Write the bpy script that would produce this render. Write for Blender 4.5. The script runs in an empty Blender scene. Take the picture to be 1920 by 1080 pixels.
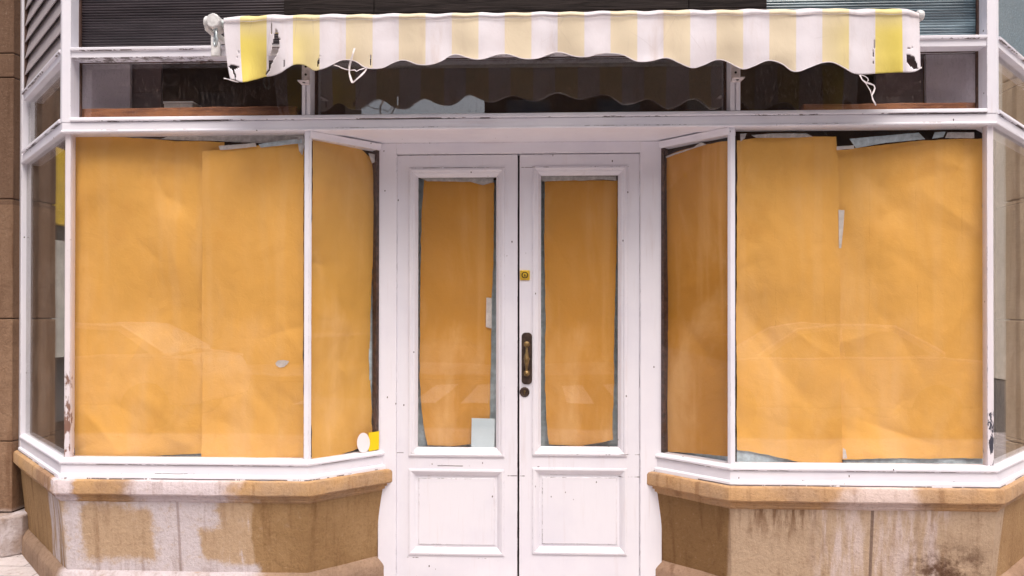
import bpy, bmesh, math, random
from mathutils import Vector, Matrix, noise
R = math.radians
S = bpy.context.scene
COL = S.collection
random.seed(7)

# ---------------------------------------------------------------- camera, sky, sun, exposure
F, CX, D, CZ = 1390.47, 0.1244, 3.6241, 1.42
YAW, PITCH, ROLL, SHY = -0.041, 0.0048, -0.0012, 46.26
cd = bpy.data.cameras.new('camera'); cam = bpy.data.objects.new('camera', cd); COL.objects.link(cam)
cd.sensor_width = 36; cd.lens = F / 1920 * 36; cd.shift_y = SHY / 1920
cd.clip_start = 0.05; cd.clip_end = 800
cam.location = (CX, -D, CZ); cam.rotation_mode = 'XYZ'
cam.rotation_euler = (math.pi / 2 + PITCH, -0.0012, -YAW)
S.camera = cam

SUN_EL, SUN_AZ = 63, 164          # azimuth: clockwise from +y, so 180 shines straight on to the shop front
w = bpy.data.worlds.new('World'); S.world = w; w.use_nodes = True
wn = w.node_tree
sky = wn.nodes.new('ShaderNodeTexSky'); sky.sky_type = 'NISHITA'; sky.sun_disc = False
sky.sun_elevation = R(SUN_EL); sky.sun_rotation = R(SUN_AZ)
sky.air_density = 1.0; sky.dust_density = 8.0; sky.ozone_density = 0.6
wn.links.new(sky.outputs[0], wn.nodes['Background'].inputs[0]); wn.nodes['Background'].inputs[1].default_value = 0.15
sl = bpy.data.lights.new('sun', 'SUN'); sl.energy = 1.9; sl.angle = R(30); sl.color = (1, 0.965, 0.95)
sun = bpy.data.objects.new('sun', sl); COL.objects.link(sun)
el, az = R(SUN_EL), R(SUN_AZ)
sd = Vector((math.sin(az) * math.cos(el), math.cos(az) * math.cos(el), math.sin(el)))
sun.rotation_euler = sd.to_track_quat('Z', 'Y').to_euler(); sun.location = (-3, -12, 14)
S.view_settings.view_transform = 'Standard'; S.view_settings.look = 'None'
S.view_settings.exposure = 0.26
S.cycles.transparent_max_bounces = 16; S.cycles.max_bounces = 10; S.cycles.diffuse_bounces = 5

# ---------------------------------------------------------------- picture point -> point on a real plane
def ray(u, v):
    a, b = u - 960, v - 540 - SHY
    c, s = math.cos(ROLL), math.sin(ROLL)
    a, b = c * a + s * b, -s * a + c * b
    x, y, z = a / F, 1.0, -b / F
    c, s = math.cos(PITCH), math.sin(PITCH)
    y, z = c * y - s * z, s * y + c * z
    c, s = math.cos(YAW), math.sin(YAW)
    return Vector((c * x + s * y, -s * x + c * y, z))
CAM = Vector((CX, -D, CZ))
def on(u, v, p0, n):
    d = ray(u, v); n = Vector(n)
    return CAM + d * ((Vector(p0) - CAM).dot(n) / d.dot(n))
def aty(u, v, y): return on(u, v, (0, y, 0), (0, 1, 0))

# ---------------------------------------------------------------- mesh helpers
class MB:
    def __init__(s): s.v = []; s.f = []; s.uv = None
    def add(s, vs, fs):
        o = len(s.v); s.v += [tuple(p) for p in vs]; s.f += [tuple(i + o for i in f) for f in fs]
    def box(s, x0, x1, y0, y1, z0, z1):
        s.add([(x0,y0,z0),(x1,y0,z0),(x1,y1,z0),(x0,y1,z0),(x0,y0,z1),(x1,y0,z1),(x1,y1,z1),(x0,y1,z1)],
              [(3,2,1,0),(4,5,6,7),(0,1,5,4),(1,2,6,5),(2,3,7,6),(3,0,4,7)])
        return s
    def prism(s, pts, z0, z1):       # plan polygon, upright
        n = len(pts)
        s.add([(p[0],p[1],z0) for p in pts] + [(p[0],p[1],z1) for p in pts],
              [tuple(range(n))[::-1], tuple(range(n, 2*n))] + [(i,(i+1)%n,n+(i+1)%n,n+i) for i in range(n)])
        return s
    def slab(s, pts, off):           # any flat 3-D polygon pushed by the vector off
        n = len(pts); off = Vector(off)
        s.add([Vector(p) for p in pts] + [Vector(p)+off for p in pts],
              [tuple(range(n)), tuple(range(n,2*n))[::-1]] + [(i,n+i,n+(i+1)%n,(i+1)%n) for i in range(n)])
        return s
    def sweep(s, path, prof, sub=0.0):
        path = [Vector((p[0],p[1])) for p in path]
        if sub:
            q = [path[0]]
            for a, b in zip(path, path[1:]):
                k = max(1, int((b-a).length / sub))
                q += [a + (b-a)*(i/k) for i in range(1, k+1)]
            path = q
        nrm = []
        for a, b in zip(path, path[1:]):
            d = (b-a).normalized(); nrm.append(Vector((d.y,-d.x)))
        m = [nrm[0]] + [(a+b)/(1+a.dot(b)) for a, b in zip(nrm, nrm[1:])] + [nrm[-1]]
        k = len(prof); vs = []; fs = []
        for p, o in zip(path, m): vs += [(p.x+o.x*a, p.y+o.y*a, z) for a, z in prof]
        for i in range(len(path)-1):
            for j in range(k):
                fs.append((i*k+j, i*k+(j+1)%k, (i+1)*k+(j+1)%k, (i+1)*k+j))
        fs.append(tuple(range(k))[::-1]); fs.append(tuple(range((len(path)-1)*k, len(path)*k)))
        s.add(vs, fs); return s
    def tube(s, pts, r, n=10, closed=False):
        pts = [Vector(p) for p in pts]; rs = r if isinstance(r, (list,tuple)) else [r]*len(pts)
        vs = []; fs = []; N = len(pts); up = None
        for i, p in enumerate(pts):
            a = pts[(i-1)%N] if (closed or i) else p; b = pts[(i+1)%N] if (closed or i < N-1) else p
            t = (b-a).normalized()
            if up is None: up = t.orthogonal().normalized()
            up = (up - t*up.dot(t)).normalized(); bi = t.cross(up)
            vs += [p + (up*math.cos(q*2*math.pi/n) + bi*math.sin(q*2*math.pi/n))*rs[i] for q in range(n)]
        for i in range(N if closed else N-1):
            for q in range(n): fs.append((i*n+q, i*n+(q+1)%n, ((i+1)%N)*n+(q+1)%n, ((i+1)%N)*n+q))
        if not closed: fs += [tuple(range(n))[::-1], tuple(range((N-1)*n, N*n))]
        s.add(vs, fs); return s
    def ribbon(s, pts, wd, side=(1,0,0)):
        pts = [Vector(p) for p in pts]; vs = []; fs = []
        for i, p in enumerate(pts):
            t = (pts[min(i+1,len(pts)-1)] - pts[max(i-1,0)]).normalized()
            d = t.cross(Vector((0.25*math.sin(i*1.7),-1,0.15*math.cos(i)))).normalized()
            k = wd*(0.6+0.4*math.sin(i*2.1+1)**2)
            vs += [p-d*k, p+d*k]
        for i in range(len(pts)-1): fs.append((2*i,2*i+1,2*i+3,2*i+2))
        s.add(vs, fs); return s
    def lathe(s, prof, org, axis, n=20):   # prof: (radius, along)
        ax = Vector(axis).normalized(); u = ax.orthogonal().normalized(); w_ = ax.cross(u); org = Vector(org)
        vs = []; fs = []
        for r, a in prof: vs += [org + ax*a + (u*math.cos(q*2*math.pi/n)+w_*math.sin(q*2*math.pi/n))*r for q in range(n)]
        for i in range(len(prof)-1):
            for q in range(n): fs.append((i*n+q, i*n+(q+1)%n, (i+1)*n+(q+1)%n, (i+1)*n+q))
        fs += [tuple(range(n))[::-1], tuple(range((len(prof)-1)*n, len(prof)*n))]
        s.add(vs, fs); return s
    def build(s, name, mat, parent=None, bevel=0, smooth=False, seg=2, solid=0, recalc=True):
        me = bpy.data.meshes.new(name); me.from_pydata(s.v, [], s.f); me.update()
        if recalc:
            bm = bmesh.new(); bm.from_mesh(me); bmesh.ops.recalc_face_normals(bm, faces=bm.faces); bm.to_mesh(me); bm.free()
        me.materials.append(mat)
        if smooth:
            for p in me.polygons: p.use_smooth = True
        o = bpy.data.objects.new(name, me); COL.objects.link(o)
        if bevel:
            b = o.modifiers.new('bevel','BEVEL'); b.width = bevel; b.segments = seg; b.limit_method = 'ANGLE'; b.angle_limit = R(25)
        if solid:
            b = o.modifiers.new('solid','SOLIDIFY'); b.thickness = solid; b.offset = 0
        if parent:
            o.parent = parent
            if parent.type == 'EMPTY': o.matrix_parent_inverse = Matrix.Translation(-parent.location)
        return o
def tag(o, label=None, cat=None, group=None, kind=None):
    if label: o['label'] = label
    if cat: o['category'] = cat
    if group: o['group'] = group
    if kind: o['kind'] = kind
    return o
def thing(name, label, cat, loc, group=None):
    o = bpy.data.objects.new(name, None); o.empty_display_size = .1; COL.objects.link(o); o.location = loc
    return tag(o, label, cat, group)
def struct(name, mb, mat, **k): return tag(mb.build(name, mat, **k), kind='structure')

# ---------------------------------------------------------------- material helpers
class Mat:
    def __init__(s, name):
        s.m = bpy.data.materials.new(name); s.m.use_nodes = True; s.t = s.m.node_tree
        s.b = s.t.nodes['Principled BSDF']; s.o = s.t.nodes['Material Output']; s._c = None
    def n(s, t, **k):
        o = s.t.nodes.new('ShaderNode'+t)
        for a, b in k.items(): setattr(o, a, b)
        return o
    def l(s, a, b): s.t.links.new(a, b)
    def set(s, i, v):
        if hasattr(v, 'links'): s.l(v, i)
        else: i.default_value = v
    @property
    def co(s):
        if s._c is None: s._c = s.n('TexCoord').outputs['Object']
        return s._c
    def map(s, sc=(1,1,1), loc=(0,0,0), vec=None):
        m = s.n('Mapping'); s.l(vec or s.co, m.inputs[0]); m.inputs['Scale'].default_value = sc; m.inputs['Location'].default_value = loc
        return m.outputs[0]
    def noise(s, scale, detail=4, rough=.55, sc=(1,1,1), vec=None, dist=0, loc=(0,0,0)):
        t = s.n('TexNoise'); s.l(s.map(sc, loc, vec), t.inputs['Vector'])
        t.inputs['Scale'].default_value = scale; t.inputs['Detail'].default_value = detail; t.inputs['Roughness'].default_value = rough
        t.inputs['Distortion'].default_value = dist
        return t.outputs[0]
    def ramp(s, f, a, b, lo=0., hi=1., smooth=True):
        m = s.n('MapRange'); m.interpolation_type = 'SMOOTHSTEP' if smooth else 'LINEAR'
        s.l(f, m.inputs[0])
        for i, v in zip((1,2,3,4), (a,b,lo,hi)): m.inputs[i].default_value = v
        return m.outputs[0]
    def math(s, op, a, b=0.):
        m = s.n('Math', operation=op); s.set(m.inputs[0], a); s.set(m.inputs[1], b); return m.outputs[0]
    def mix(s, f, a, b, mode='MIX'):
        m = s.n('Mix', data_type='RGBA', blend_type=mode); s.set(m.inputs[0], f)
        for i, v in ((6,a),(7,b)):
            if isinstance(v, tuple): v = (*v[:3], 1)
            s.set(m.inputs[i], v)
        return m.outputs[2]
    def bump(s, h, st=.3, d=.01, norm=None):
        b = s.n('Bump'); b.inputs['Strength'].default_value = st; b.inputs['Distance'].default_value = d; s.l(h, b.inputs['Height'])
        if norm: s.l(norm, b.inputs['Normal'])
        return b.outputs[0]
    def xyz(s, vec=None):
        q = s.n('SeparateXYZ'); s.l(vec or s.co, q.inputs[0]); return q.outputs
    def soft(s, c, a, b, e):       # 1 between a and b, fading over e
        return s.math('MULTIPLY', s.ramp(c, a-e, a+e), s.ramp(c, b-e, b+e, 1., 0.))
    def fin(s, col, rough=.6, norm=None, spec=None, metal=None):
        if isinstance(col, tuple): col = (*col[:3], 1)
        s.set(s.b.inputs['Base Color'], col); s.set(s.b.inputs['Roughness'], rough)
        if norm: s.l(norm, s.b.inputs['Normal'])
        if spec is not None: s.b.inputs['Specular IOR Level'].default_value = spec
        if metal is not None: s.set(s.b.inputs['Metallic'], metal)
        return s.m

def paint(name, base=(.76,.75,.81), chips=1.0, dark=(.07,.045,.04), horiz=True, edge=.004, flake=False, zl=(), xl=()):
    m = Mat(name)
    big = m.noise(2.2, 5, .6); streak = m.noise(7, 4, .6, sc=(.25,1,4) if horiz else (4,4,.3))
    col = m.mix(m.ramp(big, .35, .75), base, tuple(c*f for c, f in zip(base, (.90,.90,.93))))
    col = m.mix(m.ramp(streak, .55, .8, 0, .35), col, (.55,.46,.45))
    geo = m.n('NewGeometry'); bv = m.n('Bevel', samples=4); bv.inputs[0].default_value = edge
    dp = m.n('VectorMath', operation='DOT_PRODUCT'); m.l(bv.outputs[0], dp.inputs[0]); m.l(geo.outputs['Normal'], dp.inputs[1])
    ed = m.ramp(dp.outputs['Value'], .97, .86)
    n1 = m.noise(26, 5, .7, dist=.6); n2 = m.noise(3.1, 3, .5, loc=(3,1,2))
    wear = m.math('MULTIPLY', m.ramp(n1, .49, .56), m.ramp(n2, .44, .56))
    edgechip = m.math('MULTIPLY', ed, wear)
    grime = m.math('MULTIPLY', ed, m.ramp(m.noise(9,4,.6), .38, .66, 0, .7))
    vo = m.n('TexVoronoi'); m.l(m.map((1.3,1,.75), (5,2,1), None), vo.inputs['Vector']); vo.inputs['Scale'].default_value = 15; vo.inputs['Randomness'].default_value = 1
    sp = m.math('MULTIPLY', m.ramp(m.math('ADD', vo.outputs['Distance'], m.math('MULTIPLY', m.noise(70,3,.7), .09)), .115, .09), m.ramp(m.noise(4,2,.5,loc=(9,9,9)), .49, .54))
    col = m.mix(grime, col, (.42,.32,.31))
    chip = m.math('MULTIPLY', m.math('MAXIMUM', edgechip, sp), chips)
    wob = m.math('MULTIPLY', m.math('SUBTRACT', m.noise(9,3,.6,loc=(2,8,4)), .5), .006)
    for ax, lst in ((2, zl), (0, xl)):
        for c0, hw, thr in lst:
            cc = m.math('ADD', m.xyz()[ax], wob)
            sc_ = (1,1,.2) if ax == 2 else (.2,1,1)
            ln = m.math('MULTIPLY', m.soft(cc, c0-hw, c0+hw, .0012), m.ramp(m.math('ADD', m.noise(3.2,3,.6,loc=(c0*9,c0*5,1)), m.math('MULTIPLY', m.math('SUBTRACT', m.noise(34,4,.7,sc=sc_), .5), .55)), thr, thr+.05))
            chip = m.math('MAXIMUM', chip, m.math('MULTIPLY', ln, .9))
    if flake:
        zz = m.xyz()[2]; fl = m.math('ADD', m.noise(22, 5, .7, sc=(1,1,.35)), m.ramp(zz, 1.30, .80, -.20, .03))
        chip = m.math('MAXIMUM', chip, m.ramp(fl, .50 if base[1] < .69 else .575, .56 if base[1] < .69 else .60))
    col = m.mix(chip, col, dark)
    h = m.math('ADD', m.math('MULTIPLY', m.noise(60, 3, .6, sc=(.12,1,1) if horiz else (1,1,.1)), .5), m.math('MULTIPLY', chip, -1.2))
    h = m.math('ADD', h, m.math('MULTIPLY', m.noise(11, 3, .5), .6))
    return m.fin(col, m.ramp(big, .2, .8, .38, .6), m.bump(h, .22, .004), spec=.4)

def flat(name, col, rough=.6, var=.15, sc=12, metal=0., bump=.1, spec=.5):
    m = Mat(name); n = m.noise(sc, 5, .6)
    c = m.mix(m.ramp(n, .3, .75), tuple(x*(1-var) for x in col), tuple(min(1, x*(1+var)) for x in col))
    return m.fin(c, rough, m.bump(m.noise(sc*5, 4, .6), bump, .003), spec=spec, metal=metal)

def glass(name, f0=.04, dust_haze=.02, dcol=(.6,.58,.58), wav=.0, tint=(1,1,1), rough=0.0, speck=0.):
    m = Mat(name); t = m.t; t.nodes.remove(m.b)
    lw = m.n('LayerWeight'); lw.inputs[0].default_value = .5
    fr = m.math('ADD', m.math('MULTIPLY', m.math('POWER', lw.outputs['Facing'], 5.), 1-f0), f0)
    tr = m.n('BsdfTransparent'); tr.inputs[0].default_value = (*tint,1)
    gl = m.n('BsdfGlossy'); gl.inputs['Roughness'].default_value = rough
    if wav: m.l(m.bump(m.noise(2.3, 2, .4), wav, .02), gl.inputs['Normal'])
    mx = m.n('MixShader'); m.l(fr, mx.inputs[0]); m.l(tr.outputs[0], mx.inputs[1]); m.l(gl.outputs[0], mx.inputs[2])
    df = m.n('BsdfDiffuse'); df.inputs[0].default_value = (*dcol,1)
    d = m.ramp(m.noise(3.5, 6, .65), .4, .8, dust_haze*.35, dust_haze*1.6)
    if speck:
        sp = m.math('MULTIPLY', m.ramp(m.noise(90, 3, .7, sc=(1,1,.45)), .5, .72), speck)
        d = m.math('ADD', d, sp)
    m2 = m.n('MixShader'); m.l(d, m2.inputs[0]); m.l(mx.outputs[0], m2.inputs[1]); m.l(df.outputs[0], m2.inputs[2])
    m.l(m2.outputs[0], m.o.inputs[0]); return m.m

def kraft(name, col=(.80,.435,.10)):
    m = Mat(name)
    n1 = m.noise(1.3, 5, .55, dist=.6); n2 = m.noise(260, 2, .6); n3 = m.noise(3.2, 5, .6, sc=(1,1,.45), dist=.5); n4 = m.noise(5, 3, .5, sc=(2.2,2.2,.12))
    c = m.mix(m.ramp(n1, .30, .72), tuple(x*.88 for x in col), tuple(x*1.06 for x in col))
    c = m.mix(m.ramp(n3, .46, .74, 0, .48), c, (.82,.51,.22))          # pale patches
    c = m.mix(m.ramp(n4, .52, .70, 0, .2), c, (.82,.51,.22))          # pale roll streaks
    c = m.mix(m.ramp(m.noise(2.4,4,.6,loc=(7,2,5)), .52, .74, 0, .35), c, (.60,.27,.045))
    c = m.mix(m.ramp(n2, .35, .65, 0, .10), c, (.34,.15,.03))
    h = m.math('ADD', m.math('ADD', m.math('MULTIPLY', m.noise(7, 4, .6, dist=.5), .8), m.math('MULTIPLY', m.noise(24, 4, .65, dist=1.), .22)), m.math('MULTIPLY', m.noise(160, 2, .6), .05))
    return m.fin(c, .62, m.bump(h, .5, .010), spec=.25)

def stone(name, build=None, a=(.42,.28,.16), b=(.30,.19,.10)):
    m = Mat(name)
    n1 = m.noise(2.6, 6, .62); n2 = m.noise(75, 4, .75); n3 = m.noise(28, 5, .65)
    c = m.mix(m.ramp(n1, .32, .72), a, b)
    if build: c = build(m, c)
    c = m.mix(m.ramp(n2, .50, .72, 0, .40), c, m.mix(1., c, (.45,.38,.32), 'MULTIPLY'))
    c = m.mix(m.ramp(n3, .52, .75, 0, .35), c, m.mix(1., c, (.62,.54,.46), 'MULTIPLY'))
    c = m.mix(m.ramp(n2, .42, .22, 0, .25), c, (.62,.52,.42))
    st = m.noise(6, 5, .65, sc=(3,3,.25))
    c = m.mix(m.ramp(st, .50, .74, 0, .65), c, m.mix(1., c, (.55,.45,.38), 'MULTIPLY'))
    h = m.math('ADD', m.math('MULTIPLY', n2, .6), n3)
    return m.fin(c, .9, m.bump(h, .8, .008), spec=.2)

M = {}
M['frame'] = paint('white_gloss_paint', zl=((.678,.0020,.47),(.609,.0030,.42),(.632,.0016,.58),(2.393,.0018,.50),(2.350,.0014,.56),(2.749,.0018,.50),(2.714,.0016,.60)))
M['post'] = paint('white_post_paint', horiz=False)
M['door'] = paint('white_door_paint', (.73,.72,.775), 1.0, horiz=False, edge=.004, zl=((.622,.0022,.58),(.572,.0022,.60),(.132,.0022,.58),(.690,.0016,.60),(2.212,.0016,.58)), xl=((-.0045,.0035,.46),(.6400,.0030,.50),(-.6560,.0020,.58)))
M['worn'] = paint('flaking_paint', (.74,.68,.70), 1.0, (.22,.12,.09), horiz=False, edge=.006, flake=True)
M['wornD'] = paint('chipped_paint', (.74,.70,.74), 1.0, (.05,.05,.07), horiz=False, edge=.006, flake=True)
M['glass'] = glass('display_glass', .048, .009, wav=.04); M['glassR'] = glass('return_glass', .020, .005, wav=.04)
M['side'] = glass('reflection_tinted_side_glass', .10, .10, dcol=(.52,.42,.34), wav=.03); M['fanmid'] = glass('dirty_fanlight_glass', .155, .014, dcol=(.5,.40,.36), wav=.03, speck=.12); M['fan'] = glass('fanlight_glass', .05, .014, dcol=(.5,.40,.36), wav=.03, speck=.10)  # tan coat on the side glass stands in for reflected brightness
M['kraft'] = kraft('kraft_paper'); M['kraftL'] = kraft('part_shaded_kraft', (.66,.36,.075)); M['kraftR'] = kraft('shaded_return_kraft', (.52,.235,.03)); M['kraftD'] = kraft('shaded_door_kraft', (.60,.29,.05))  # doorway papers: recess and side shade put into darker kraft copies
M['tissue'] = flat('blue_grey_tissue', (.50,.60,.65), .8, .22, 25, bump=.5)
M['tape'] = flat('grey_masking_tape', (.50,.49,.48), .55, .25, 30, bump=.6)
M['bluetape'] = flat('pale_blue_tape', (.44,.53,.58), .5, .22, 30, bump=.6)
M['whitetape'] = flat('white_tape', (.60,.56,.53), .6, .14, 30, bump=.4)
M['brass'] = flat('polished_brass', (.85,.56,.06), .35, .2, 60, .55)
M['oldbrass'] = flat('tarnished_brass', (.22,.145,.06), .42, .4, 50, .7)
M['bronze'] = flat('dark_bronze', (.07,.045,.035), .5, .35, 40, .5)
M['black'] = flat('black_hole', (.012,.008,.007), .8)
M['steel'] = flat('galvanised_steel', (.50,.56,.57), .4, .25, 40, .6)
M['housing'] = flat('aged_white_enamel', (.62,.62,.62), .45, .2, 30)
M['bracket'] = flat('painted_bracket', (.60,.54,.54), .5, .2, 40)
M['plank'] = None

# ---------------------------------------------------------------- plan of the shop front
A, B, E = Vector((-2.287,0)), Vector((-1.031,0)), Vector((-.732,.297))
Dp, C, Fp = Vector((2.287,0)), Vector((1.031,0)), Vector((.732,.297))
G, H = Vector((-3.032,.742)), Vector((3.032,.742))
ZT, ZS, ZP, ZD, YE = 2.338, .606, .702, 2.285, .31
def along(p, q, d): return p + (q-p).normalized()*d
def offs(path, o):
    nr = []
    for a, b in zip(path, path[1:]):
        d = (b-a).normalized(); nr.append(Vector((d.y,-d.x)))
    m = [nr[0]] + [(a+b)/(1+a.dot(b)) for a, b in zip(nr, nr[1:])] + [nr[-1]]
    return [p+k*o for p, k in zip(path, m)]
def corner_post(path, i, la, lb, depth, o=0.):     # prism wrapping a corner of the plan, la back along the path, lb forward
    q = offs(path, o); r = offs(path, o-depth)
    a = along(q[i], q[i-1], la); b = along(q[i], q[i+1], lb)
    n1 = Vector(((path[i]-path[i-1]).normalized().y, -(path[i]-path[i-1]).normalized().x))
    n2 = Vector(((path[i+1]-path[i]).normalized().y, -(path[i+1]-path[i]).normalized().x))
    pts = [a, q[i], b, b-n2*depth, r[i], a-n1*depth]
    # drop the inner mitre when it crosses (sharp corner)
    return pts
LP, RP = [G,A,B,E], [Fp,C,Dp,H]
TOPPATH = [G,A,Dp,H]
ZR0, ZR1, ZR2, ZTOP = ZT+.375, ZT+.409, ZT+.428, 3.75

# ================================================================ SHOP FRONT FRAME
fr = thing('shopfront_frame', 'white painted timber shop front frame with chipped paint, posts, transom and window sills', 'shop front', (0,.05,0))
MB().sweep(TOPPATH, [(-.10,ZT),(.003,ZT),(.005,ZT+.004),(.005,ZT+.010),(0,ZT+.013),(0,ZT+.053),(-.10,ZT+.053)], .25).build('transom_beam', M['frame'], fr, .0025)
for a, b in ((along(G,A,.05), along(A,G,.032)), (along(A,Dp,.045), along(Dp,A,.045)), (along(Dp,H,.032), along(H,Dp,.05))):
    MB().sweep([a,b], [(-.09,ZT+.053),(.008,ZT+.055),(.010,ZT+.060),(.008,ZT+.074),(-.002,ZT+.078),(-.09,ZT+.080)]).build('fanlight_sill', M['frame'], fr, .002)
    MB().sweep([a,b], [(-.10,ZR0),(0,ZR0),(0,ZR1),(.010,ZR1+.002),(.011,ZR2-.004),(.004,ZR2),(-.10,ZR2)]).build('upper_rail', M['frame'], fr, .002)
for path, i, la, lb in ((TOPPATH,1,.032,.045), (TOPPATH,2,.045,.032)):
    MB().prism(corner_post(path,i,la,lb,.095,.002), ZT+.053, ZTOP).build('corner_post', M['post'], fr, .003)
for u0, u1 in ((565,581),(1368,1387)):
    x0, x1 = aty(u0,170,0).x, aty(u1,170,0).x
    mb = MB().box(x0, (x0+x1)/2-.003, -.001, .092, ZT+.078, ZR0)
    mb.box((x0+x1)/2+.003, x1, -.003, .092, ZT+.078, ZR0); mb.box((x0+x1)/2-.003,(x0+x1)/2+.003, .008,.09, ZT+.078, ZR0)
    mb.build('fanlight_mullion', M['post'], fr, .002)
for p, q, s in ((G,A,1),(H,Dp,-1)):       # post against the stone at each end
    d = (q-p).normalized(); n = Vector((-.7071*s,-.7071)) if s == 1 else Vector((.7071,-.7071))
    a = p - d*.035; b = p + d*.022
    MB().prism([a+n*.004, b+n*.004, b-n*.045, a-n*.045] if s==1 else [a+n*.004, a-n*.045, b-n*.045, b+n*.004], ZS-.002, ZTOP).build('wall_post', M['post'], fr, .004)
for path, mirror in ((LP,False),(RP,True)):
    k = 0 if not mirror else 0
    ext = list(path)
    if not mirror: ext[-1] = along(path[-1], path[-2], -.022)
    else: ext[0] = along(path[0], path[1], -.022)
    MB().sweep(ext, [(-.07,ZP+.004),(-.014,ZP+.004),(.004,ZP-.006),(.008,ZP-.012),(.007,ZP-.022),(-.001,ZP-.025),(0,ZS+.024),(.011,ZS+.018),(.013,ZS-.002),(-.07,ZS-.002)], .3).build('window_sill', M['frame'], fr, .0018)
    for i, la, lb in (((1,.012,.026),(2,.022,.016)) if not mirror else ((1,.016,.022),(2,.026,.012))):
        outer = (i == 1) != mirror
        o = -.012 if not outer else -.018
        mb = MB().prism(corner_post(path,i,la,lb,.04,o), ZP-.002, ZT+.002)
        mb.build('corner_mullion', (M['wornD'] if mirror else M['worn']) if outer else M['post'], fr, .003)
    a, b = (B,E) if not mirror else (Fp,C)
    MB().sweep([along(a,b,.005), along(b,a,.005)], [(-.06,ZT-.034),(-.002,ZT-.034),(.000,ZT-.028),(.004,ZT-.010),(.008,ZT-.001),(-.06,ZT-.001)]).build('return_head', M['frame'], fr, .002)
MB().prism([(B.x,.0995),(C.x,.0995),(Fp.x+.05,.335),(E.x-.05,.335)], ZT+.006, ZT+.03).build('porch_soffit', M['frame'], fr)
xl, xr = aty(744,600,YE).x, aty(1200,600,YE).x
MB().box(xl-.003, xr+.003, YE-.006, .42, ZD, ZT+.006).build('door_head', M['frame'], fr, .003)
for a, b in ((-.752, xl),(xr, .752)):
    MB().box(a, b, YE-.008, .42, 0.0, ZT+.006).build('door_jamb', M['post'], fr, .005)
MB().box(aty(966,600,YE).x, aty(979,600,YE).x, .364, .38, 0.0, ZD).build('door_stop', M['black'], fr)

# ================================================================ DISPLAY WINDOWS (glass) and fanlights
def pane_sweep(mb, a, b, o, z0, z1, t=.005):
    return mb.sweep([a,b], [(o-t,z0),(o,z0),(o,z1),(o-t,z1)])
def window(name, label, a, b, o, z0, z1, gmat, group, bead=None, bw=.012):
    c = (a+b)/2; t = thing(name, label, 'window', (c.x, c.y, z0), group)
    pane_sweep(MB(), a, b, o, z0, z1).build('glass_pane', gmat, t)
    if bead:
        mb = MB()
        P = [(o-.012),(o+.012)]
        for (p, q, lo, hi) in ((along(a,b,0),along(b,a,0),z0,z0+bw),(along(a,b,0),along(b,a,0),z1-bw,z1),(a,along(a,b,bw),z0+bw,z1-bw),(along(b,a,bw),b,z0+bw,z1-bw)):
            mb.sweep([p,q], [(o+.001,lo),(o+.014,lo),(o+.014,hi),(o+.001,hi)])
        mb.build('beading', bead, t)
    return t
M['bead'] = flat('dark_brown_bead', (.07,.035,.025), .7, .5, 40)
GW = 'plate glass display windows'
window('display_window', 'left front display window papered over, blue tissue under its lower middle', along(A,B,.012), along(B,A,.012), -.035, ZP, ZT+.03, M['glass'], GW)
window('display_window', 'right front display window papered over, faint car reflections, tape along its top', along(C,Dp,.012), along(Dp,C,.012), -.035, ZP, ZT+.03, M['glass'], GW)
window('display_window', 'angled doorway window with white and yellow stickers in its corner', along(B,E,.012), along(E,B,-.02), -.008, ZP, ZT-.025, M['glassR'], GW)
window('display_window', 'angled doorway window right of the doors, without stickers', along(Fp,C,-.02), along(C,Fp,.012), -.008, ZP, ZT-.025, M['glassR'], GW)
window('display_window', 'uncovered slanting side window beside the brown stone pilaster', along(G,A,.026), along(A,G,.012), -.022, ZP, ZT+.03, M['side'], GW)
window('display_window', 'uncovered slanting side window at the right end mirroring a street', along(Dp,H,.012), along(H,Dp,.026), -.022, ZP, ZT+.03, M['side'], GW)
FG = 'fanlight windows above the transom'
fx = [aty(u,170,0).x for u in (581,565,1387,1368)]
z0, z1 = ZT+.07, ZR0+.01
window('fanlight_window', 'dark fanlight with a white box and grey reflection panel behind, left of awning', Vector((A.x+.04,0)), Vector((fx[1]+.004,0)), -.083, z0, z1, M['fan'], FG, M['bead'])
window('fanlight_window', 'long dark fanlight over the doors behind the awning valance', Vector((fx[0]-.004,0)), Vector((fx[3]+.004,0)), -.083, z0, z1, M['fanmid'], FG, M['bead'])
window('fanlight_window', 'dark fanlight under the awning right end with dangling cord in front', Vector((fx[2]-.004,0)), Vector((Dp.x-.04,0)), -.083, z0, z1, M['fan'], FG, M['bead'])
window('fanlight_window', 'small slanting grey fanlight below the louvres', along(G,A,.030), along(A,G,.028), -.03, z0, z1, M['side'], FG, None)
window('fanlight_window', 'small slanting fanlight at the right end under blue textured glass', along(Dp,H,.028), along(H,Dp,.030), -.03, z0, z1, M['side'], FG, None)

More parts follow.
